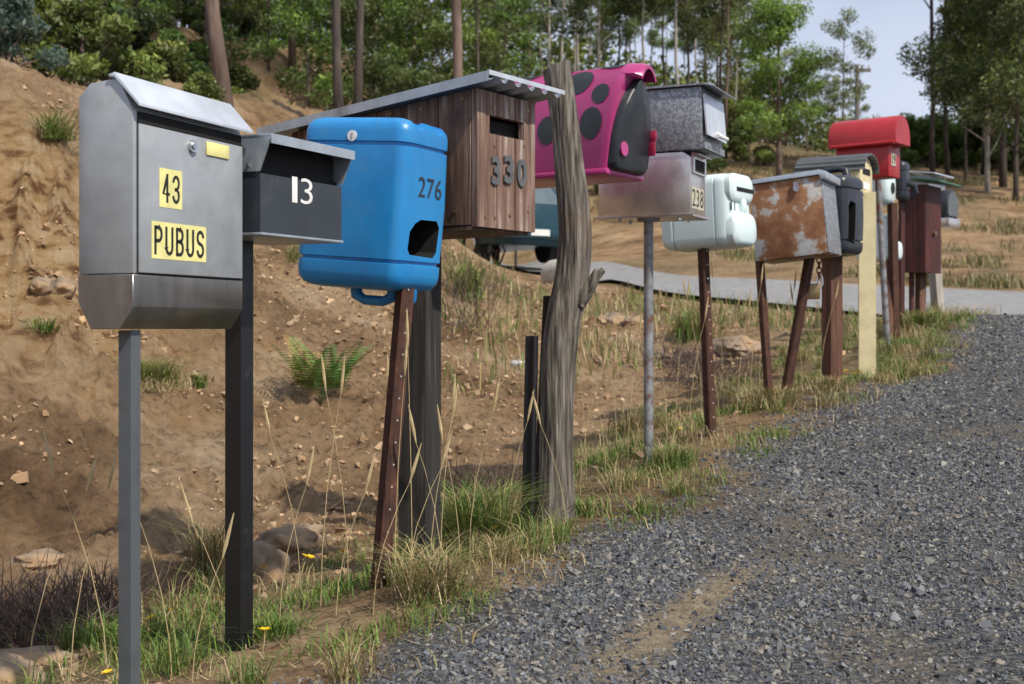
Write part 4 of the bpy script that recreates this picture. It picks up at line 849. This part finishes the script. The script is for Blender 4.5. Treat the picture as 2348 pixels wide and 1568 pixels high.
def twigs(px,Y,n,h,sp,lab):
    X=(px-CX)/F*Y; z=gz(X,Y); bm=nb()
    for i in range(n):
        p=Vector((random.gauss(0,sp*.3),random.gauss(0,sp*.3),0)); d=Vector((random.gauss(0,.6),random.gauss(0,.6),1)).normalized(); L=h*random.uniform(.4,1)
        m=p+d*L*.5+Vector((random.gauss(0,.02),0,0)); e=m+(d+Vector((random.gauss(0,.5),random.gauss(0,.5),random.gauss(0,.3)))).normalized()*L*.5; tube(bm,[p,m,e],[.003,.002,.0008],4,False)
        for _ in range(2): tube(bm,[m,m+Vector((random.gauss(0,.5),random.gauss(0,.5),random.uniform(.2,1))).normalized()*L*.3],[.0015,.0006],3,False)
    me=bpy.data.meshes.new('dead_shrub'); bm.to_mesh(me); bm.free(); me.materials.append(M['twig']); o=link('dead_shrub',me); o.location=(X,Y,z-.01); tag(o,lab,'dead shrub')
twigs(60,3.5,150,.26,.35,'dead brown twiggy shrub in the lower left corner')
twigs(170,3.9,110,.22,.35,'second patch of dead twigs right of the lower left shrub')
twigs(1130,4.7,90,.30,.25,'dry twiggy weed behind the black pickets')
twigs(1075,9.0,40,.8,.3,'bare twiggy sapling on the bank under the timber mailbox')
twigs(1640,7.8,120,.30,.5,'brown twiggy growth in the hollow beyond the white can picket')
twigs(1560,9.0,140,.35,.6,'dark twiggy scrub over the low shaded boulder in the hollow')
first=None
for px,Y in [(603,3.02),(255,2.82),(612,3.9),(690,3.95),(700,3.98),(1142,3.9),(790,3.9),(400,3.45),(360,3.4),(510,3.5),(1945,7.3),(1960,7.35),(1940,7.1),(1972,7.1),(1560,5.7),(1955,7.0)]:
    X=(px-CX)/F*Y; z=gz(X,Y)
    if first is None:
        t=thing('yellow_flower','small yellow dandelion flower in the grass verge','flower',(X,Y,z),0,'yellow dandelions in the verge')
        b_=tube(nb(),[(0,0,0),(.003,0,.025),(.004,0,.05)],[.0015]*3,5); me=bpy.data.meshes.new('stem'); b_.to_mesh(me); b_.free(); me.materials.append(M['straw']); s1=link('stem',me,t)
        V=[];T=[]
        for k in range(18):
            a=k*2.399; r0=.015*(.6+.4*(k%3)/2); c_,s_=math.cos(a),math.sin(a); b0=len(V); V+=[(.004,0,.05),(.004+c_*r0-s_*.003,s_*r0+c_*.003,.056),(.004+c_*r0+s_*.003,s_*r0-c_*.003,.056)]; T.append((b0,b0+1,b0+2))
        s2=link('flower_head',arrmesh('flower_head',np.array(V),np.array(T),None,'flower'),t); first=(t,s1,s2)
    else:
        t=first[0].copy(); C.objects.link(t); t.location=(X,Y,z); t.scale=(random.uniform(.9,1.2),)*3; t.rotation_euler=(random.uniform(-.2,.5),random.uniform(-.3,.3),random.uniform(0,6))
        for s_ in first[1:]: k_=s_.copy(); C.objects.link(k_); k_.parent=t

# ------------------------------------------------------------------ trees
def leafmesh(name,cent,rad,tone,nleaf,L,Wd,pal,droop=.4,flat=.75):
    cent=np.array(cent); rad=np.array(rad); k=rng.choice(len(cent),nleaf,p=rad**2/np.sum(rad**2))
    d=rng.normal(0,1,(nleaf,3)); d/=np.linalg.norm(d,axis=1)[:,None]; rr_=rng.uniform(.15,1,nleaf)**.5
    P=cent[k]+d*(rad[k]*rr_)[:,None]*np.array([1,1,flat])
    ld=rng.normal(0,1,(nleaf,3)); ld[:,2]-=droop; ld/=np.linalg.norm(ld,axis=1)[:,None]; sd=np.cross(ld,rng.normal(0,1,(nleaf,3))); sd/=np.linalg.norm(sd,axis=1)[:,None]
    l=(L*rng.uniform(.6,1.3,nleaf))[:,None]; w=(Wd*rng.uniform(.6,1.3,nleaf))[:,None]
    V=np.stack([P-ld*l/2,P+sd*w/2,P+ld*l/2,P-sd*w/2],1); T=np.arange(nleaf*4).reshape(-1,4)
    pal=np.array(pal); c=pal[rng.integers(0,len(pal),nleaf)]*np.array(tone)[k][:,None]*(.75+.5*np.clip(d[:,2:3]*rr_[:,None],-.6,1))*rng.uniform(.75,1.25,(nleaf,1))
    return arrmesh(name,V,T,np.repeat(c,4,0),'leaf')
EUC=[(.155,.205,.055),(.19,.23,.065),(.115,.165,.04),(.235,.255,.08)]
LUSH=[(.115,.22,.04),(.155,.265,.05),(.09,.175,.032),(.21,.295,.07)]
DARK=[(.075,.115,.035),(.10,.14,.04),(.055,.09,.03)]
YEL=[(.23,.29,.06),(.28,.32,.08),(.17,.23,.045)]
BLUEG=[(.15,.23,.18),(.19,.27,.22)]
def make_tree(seed,h,spread,nlimb,nleaf,tr,cs,pal,L=.2,Wd=.065,cr=.8):
    rd=random.Random(seed); bm=nb(); P=[Vector((0,0,-.3))]; n=9
    for i in range(1,n+1): P.append(Vector((P[-1].x+rd.gauss(0,.028*h/10),P[-1].y+rd.gauss(0,.028*h/10),h*.93*i/n)))
    rads=[tr*(1.3 if i==0 else 1)*(1-.8*i/n) for i in range(n+1)]; tube(bm,P,rads,9)
    def pt(t): i=min(n-1,int(t*n)); return P[i].lerp(P[i+1],t*n-i)
    cent=[];rad=[];tone=[]
    for i in range(nlimb):
        t=cs+(1-cs)*(i+rd.random())/nlimb; b=pt(min(.99,t)); az=i*2.4+rd.uniform(-.6,.6); el=rd.uniform(.25,1.0); Ln=spread*(1.15-.65*(t-cs)/(1-cs))*rd.uniform(.6,1.15)
        d=Vector((math.cos(az)*math.cos(el),math.sin(az)*math.cos(el),math.sin(el))); m=b+d*Ln*.5; e=m+(d+Vector((0,0,.35))).normalized()*Ln*.5; r0=tr*(1-.75*t)*.5
        tube(bm,[b,m,e],[r0,r0*.6,r0*.2],5)
        for q_,s_ in ((e,1),(m.lerp(e,.4)+Vector((rd.gauss(0,.3),rd.gauss(0,.3),.2)),.75),(e+Vector((rd.gauss(0,.6),rd.gauss(0,.6),rd.gauss(0,.4)))*cr,.8)):
            cent.append(tuple(q_)); rad.append(cr*s_*rd.uniform(.7,1.25)); tone.append(rd.uniform(.5,1.4))
    cent.append(tuple(P[-1])); rad.append(cr*.9); tone.append(1.1)
    bmesh.ops.recalc_face_normals(bm,faces=bm.faces[:]); me=bpy.data.meshes.new('trunk'); bm.to_mesh(me); bm.free(); me.polygons.foreach_set('use_smooth',[True]*len(me.polygons))
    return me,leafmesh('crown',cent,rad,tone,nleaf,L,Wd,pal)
def bushmesh(seed,pal,n=3500,L=.11,Wd=.045):
    rd=random.Random(seed); cent=[];rad=[];tone=[]; bm=nb()
    for i in range(16):
        a=rd.uniform(0,6.28); q_=rd.uniform(0,.65); z=rd.uniform(.2,1.2)*(1-.4*q_); cent.append((math.cos(a)*q_,math.sin(a)*q_,z)); rad.append(rd.uniform(.14,.32)); tone.append(rd.uniform(.5,1.35)); tube(bm,[(0,0,-.1),(math.cos(a)*q_*.4,math.sin(a)*q_*.4,z*.5),cent[-1]],[.025,.015,.005],5)
    me=bpy.data.meshes.new('stems'); bm.to_mesh(me); bm.free(); return me,leafmesh('foliage',cent,rad,tone,n,L,Wd,pal,0)
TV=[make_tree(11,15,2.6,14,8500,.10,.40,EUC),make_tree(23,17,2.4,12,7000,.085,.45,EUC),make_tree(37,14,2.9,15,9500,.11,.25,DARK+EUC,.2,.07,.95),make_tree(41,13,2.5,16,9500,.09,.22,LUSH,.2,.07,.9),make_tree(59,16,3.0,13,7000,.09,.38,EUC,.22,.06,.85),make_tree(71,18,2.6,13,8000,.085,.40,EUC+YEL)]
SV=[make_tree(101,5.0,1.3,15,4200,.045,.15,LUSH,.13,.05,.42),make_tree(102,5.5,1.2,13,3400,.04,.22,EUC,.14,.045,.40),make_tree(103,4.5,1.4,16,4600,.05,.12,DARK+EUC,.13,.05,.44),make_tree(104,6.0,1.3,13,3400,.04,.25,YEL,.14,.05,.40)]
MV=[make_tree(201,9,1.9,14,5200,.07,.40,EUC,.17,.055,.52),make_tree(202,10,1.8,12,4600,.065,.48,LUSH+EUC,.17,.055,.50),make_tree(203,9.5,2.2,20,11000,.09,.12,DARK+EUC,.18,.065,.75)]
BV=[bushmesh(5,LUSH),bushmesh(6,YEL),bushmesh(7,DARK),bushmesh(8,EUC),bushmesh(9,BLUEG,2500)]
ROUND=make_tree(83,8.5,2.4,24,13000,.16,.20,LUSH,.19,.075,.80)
def plant(v,px,Y,sc,lab,group=None,bark='bark',name='eucalypt_tree',cat='tree',parts=('trunk','crown'),dz=-.1,lean=0,rot=None):
    X=(px-CX)/F*Y; z=float(gzv([X],[Y])[0])+dz
    t=thing(name,lab,cat,(X,Y,z),0,group); t.rotation_euler=(0,lean,random.uniform(0,6.28) if rot is None else rot); t.scale=(sc,sc,sc)
    o=link(parts[0],v[0],t)
    if not o.data.materials: o.data.materials.append(M[bark])
    o.material_slots[0].link='OBJECT'; o.material_slots[0].material=M[bark]
    link(parts[1],v[1],t)
plant(TV[0],524,15.5,.95,'leaning brown trunked eucalypt on top of the bank above mailbox 13',None,'bark',lean=-.10,rot=0)
plant(TV[1],783,17.5,.8,'left of a pair of thin dark trunked eucalypts above the timber mailbox',None,'darkbark')
plant(TV[5],817,18.2,.75,'right of a pair of thin dark trunked eucalypts above the timber mailbox',None,'darkbark')
plant(TV[4],1045,24,1.25,'brown trunked eucalypt rising behind the timber mailbox roof',None,'bark')
plant(MV[1],1558,44,1.15,'pale straight trunked eucalypt above the galvanised box',None,'palebark')
plant(MV[0],1655,48,1.1,'thin eucalypt right of the pale straight trunk',None,'darkbark')
plant(ROUND,1785,36,.62,'round bushy bright green tree standing between the galvanised box and red mailbox',None,'bark','broadleaf_tree')
plant(SV[1],1935,56,1.15,'slender green tree left of the open sky, above the red mailbox',None,'bark')
plant(TV[0],2140,40,.85,'tall sparse eucalypt at the right edge of the open sky',None,'darkbark')
plant(TV[1],2175,42,.9,'tall straight eucalypt second from the open sky on the right',None,'darkbark')
G1='eucalypts of the hillside forest'; L1='slender eucalypt in the hillside forest behind the mailboxes'
for i in range(26):
    px=-350+1480*((i*.618034)%1)+random.uniform(-30,30); Y=random.uniform(27,50)
    plant(TV[random.choice([0,1,2,3,4,5])],px,Y,random.uniform(.6,1.0),L1,G1,random.choice(['bark','darkbark','palebark','bark']))
for i in range(34):
    px=1080+620*((i*.618034)%1)+random.uniform(-15,15); Y=random.uniform(44,76)
    plant(MV[random.choice([0,1,0,1])],px,Y,random.uniform(.75,1.15),L1,G1,random.choice(['bark','darkbark','palebark','palebark']))
for i in range(62):
    px=-300+1500*((i*.7548)%1)+random.uniform(-20,20); Y=random.uniform(19,40) if px<330 else random.uniform(26,44)
    plant(SV[random.choice([0,1,2,3,0,3])],px,Y,random.uniform(.65,1.2),'leafy young eucalypt in the undergrowth of the hillside','young eucalypts in the hillside undergrowth',random.choice(['bark','darkbark']))
for px,Y,sc in ((1700,62,1.3),(1740,66,1.2),(1800,70,1.0),(1850,62,.95),(1890,74,.9),(1970,84,.75),(1920,66,.7),(1675,56,1.2)): plant(SV[random.choice([0,1,3])],px,Y,sc,'short green tree on the far skyline left of the open sky','trees on the far skyline left of the open sky')
for i,(px,Y,sc) in enumerate(((2255,44,1.0),(2300,38,.95),(2350,46,1.1),(2420,40,1.1),(2230,52,.9),(2320,54,1.0),(2500,44,1.1),(2280,48,1.0),(2385,36,1.0),(2330,34,.8),(2215,40,.75),(2265,36,.85),(2360,40,1.0),(2245,58,1.0))): plant([MV[2],TV[2],MV[2],TV[2],MV[2],MV[2],MV[2],MV[2],MV[2],MV[2],MV[0],MV[2],MV[2],MV[2]][i],px,Y,sc,'dark eucalypt in the stand of trees at the right edge','eucalypts in the stand at the right edge',['darkbark','palebark'][i%3==2])
for px,Y,sc,v,lab in ((190,12.5,.85,1,'bright green young bush at top of the bank upper left'),(5,11.5,.75,4,'blue green shrub at the left edge'),(445,13.8,.5,1,'small green bush beside the leaning brown trunk'),(985,17,.55,1,'light green sapling left of the timber mailbox roof'),(880,16.5,.55,3,'low green bush under the pair of thin trunks')):
    plant(BV[v],px,Y,sc,lab,None,'bark','shrub','shrub',('stems','foliage'),-.02)
for i in range(95):
    px=-300+2050*((i*.7548)%1); Y=random.uniform(24,46)
    if px>1150: Y=random.uniform(38,60)
    elif px<330: Y=random.uniform(15,40)
    plant(BV[random.choice([0,1,2,3,1,0])],px,Y,random.uniform(.5,1.2)*(1+.5*(Y>35)),'green understorey shrub on the forested hillside','understorey shrubs of the hillside forest','bark','shrub','shrub',('stems','foliage'),-.05)
for i in range(46):
    plant(BV[random.choice([2,3,0,2])],2080+420*((i*.618034)%1),random.uniform(42,62),random.uniform(.9,1.8),'dark shrub beneath the trees at the right edge','shrubs beneath the trees at the right edge','bark','shrub','shrub',('stems','foliage'),-.05)
cent=[];rad=[];tone=[]
for i in range(720):
    px=random.uniform(-500,1720); Y=random.uniform(60,100); X=(px-CX)/F*Y; zt=float(gzv([X],[Y])[0])
    top=(10 if px<1050 else 5 if px<1400 else 3.2); cent.append((X,Y,zt+random.uniform(0,top))); rad.append(random.uniform(.8,1.7)); tone.append(random.uniform(.6,1.3))
for i in range(360):
    px=random.uniform(1700,2900); Y=random.uniform(62,100); X=(px-CX)/F*Y; zt=float(gzv([X],[Y])[0]); cent.append((X,Y,zt+random.uniform(0,2.6 if px<1850 else 1.6 if px<2180 else 9))); rad.append(random.uniform(.7,1.3)); tone.append(random.uniform(.5,1.0))
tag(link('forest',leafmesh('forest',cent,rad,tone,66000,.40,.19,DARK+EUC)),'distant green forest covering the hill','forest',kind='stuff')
for px,py,Y,lab in ((1965,148,80,'tall power pole with cross arm against the sky above the red mailbox'),(2100,280,95,'distant power pole standing in the gap of open sky')):
    tp=at(px,py,Y); zb=float(gzv([tp.x],[tp.y])[0]); t=thing('power_pole',lab,'power pole',(tp.x,tp.y,zb))
    part('pole',tube(nb(),[(tp.x,tp.y,zb-.3),tuple(tp)],[.17,.12],10),'polewood',t); part('cross_arm',box(nb(),tp.x-.2,tp.x+.85,tp.y-.08,tp.y+.08,tp.z-.45,tp.z-.25),'polewood',t)
    for dx in (-.1,.35,.75): part('insulator',tube(nb(),[(tp.x+dx,tp.y,tp.z-.25),(tp.x+dx,tp.y,tp.z-.02)],[.06,.05],8),'concrete',t)

# ------------------------------------------------------------------ light, sky, camera
az=R(136); el=R(50)
sd=Vector((math.sin(az)*math.cos(el),math.cos(az)*math.cos(el),math.sin(el)))
sl=bpy.data.lights.new('sun','SUN'); sl.energy=5.0; sl.angle=R(1.5); sl.color=(1,.92,.78); so=bpy.data.objects.new('sun',sl); C.objects.link(so); so.rotation_euler=(-sd).to_track_quat('-Z','Y').to_euler()
w=bpy.data.worlds.new('World'); bpy.context.scene.world=w; w.use_nodes=True; nt=w.node_tree; bg=nt.nodes['Background']
sky=N(nt,'ShaderNodeTexSky',sky_type='NISHITA'); sky.sun_disc=False; sky.sun_elevation=el; sky.sun_rotation=az; sky.air_density=1.0; sky.dust_density=1.2
tc=N(nt,'ShaderNodeTexCoord'); mp=N(nt,'ShaderNodeMapping'); mp.inputs['Scale'].default_value=(1,1,2.2); nt.links.new(tc.outputs['Generated'],mp.inputs[0])
cn=N(nt,'ShaderNodeTexNoise'); cn.inputs['Scale'].default_value=2.6; cn.inputs['Detail'].default_value=8; nt.links.new(mp.outputs[0],cn.inputs[0])
cf_=ramp(nt,cn.outputs['Fac'],[(.40,(.62,.62,.62)),(.60,(.97,.97,.97))]); col=mixc(nt,cf_,sky.outputs[0],(5.1,5.5,6.6)); nt.links.new(col,bg.inputs[0]); bg.inputs[1].default_value=.14
cam=bpy.data.cameras.new('camera'); co=bpy.data.objects.new('camera',cam); C.objects.link(co); co.rotation_euler=(R(90),0,0)
cam.sensor_width=36; cam.lens=36*F/2348; cam.shift_y=-34/2348; cam.clip_end=600; cam.clip_start=.05
cam.dof.use_dof=True; cam.dof.focus_distance=3.3; cam.dof.aperture_fstop=7.1
bpy.context.scene.camera=co
vs=bpy.context.scene.view_settings; vs.view_transform='Standard'; vs.look='None'; vs.exposure=0
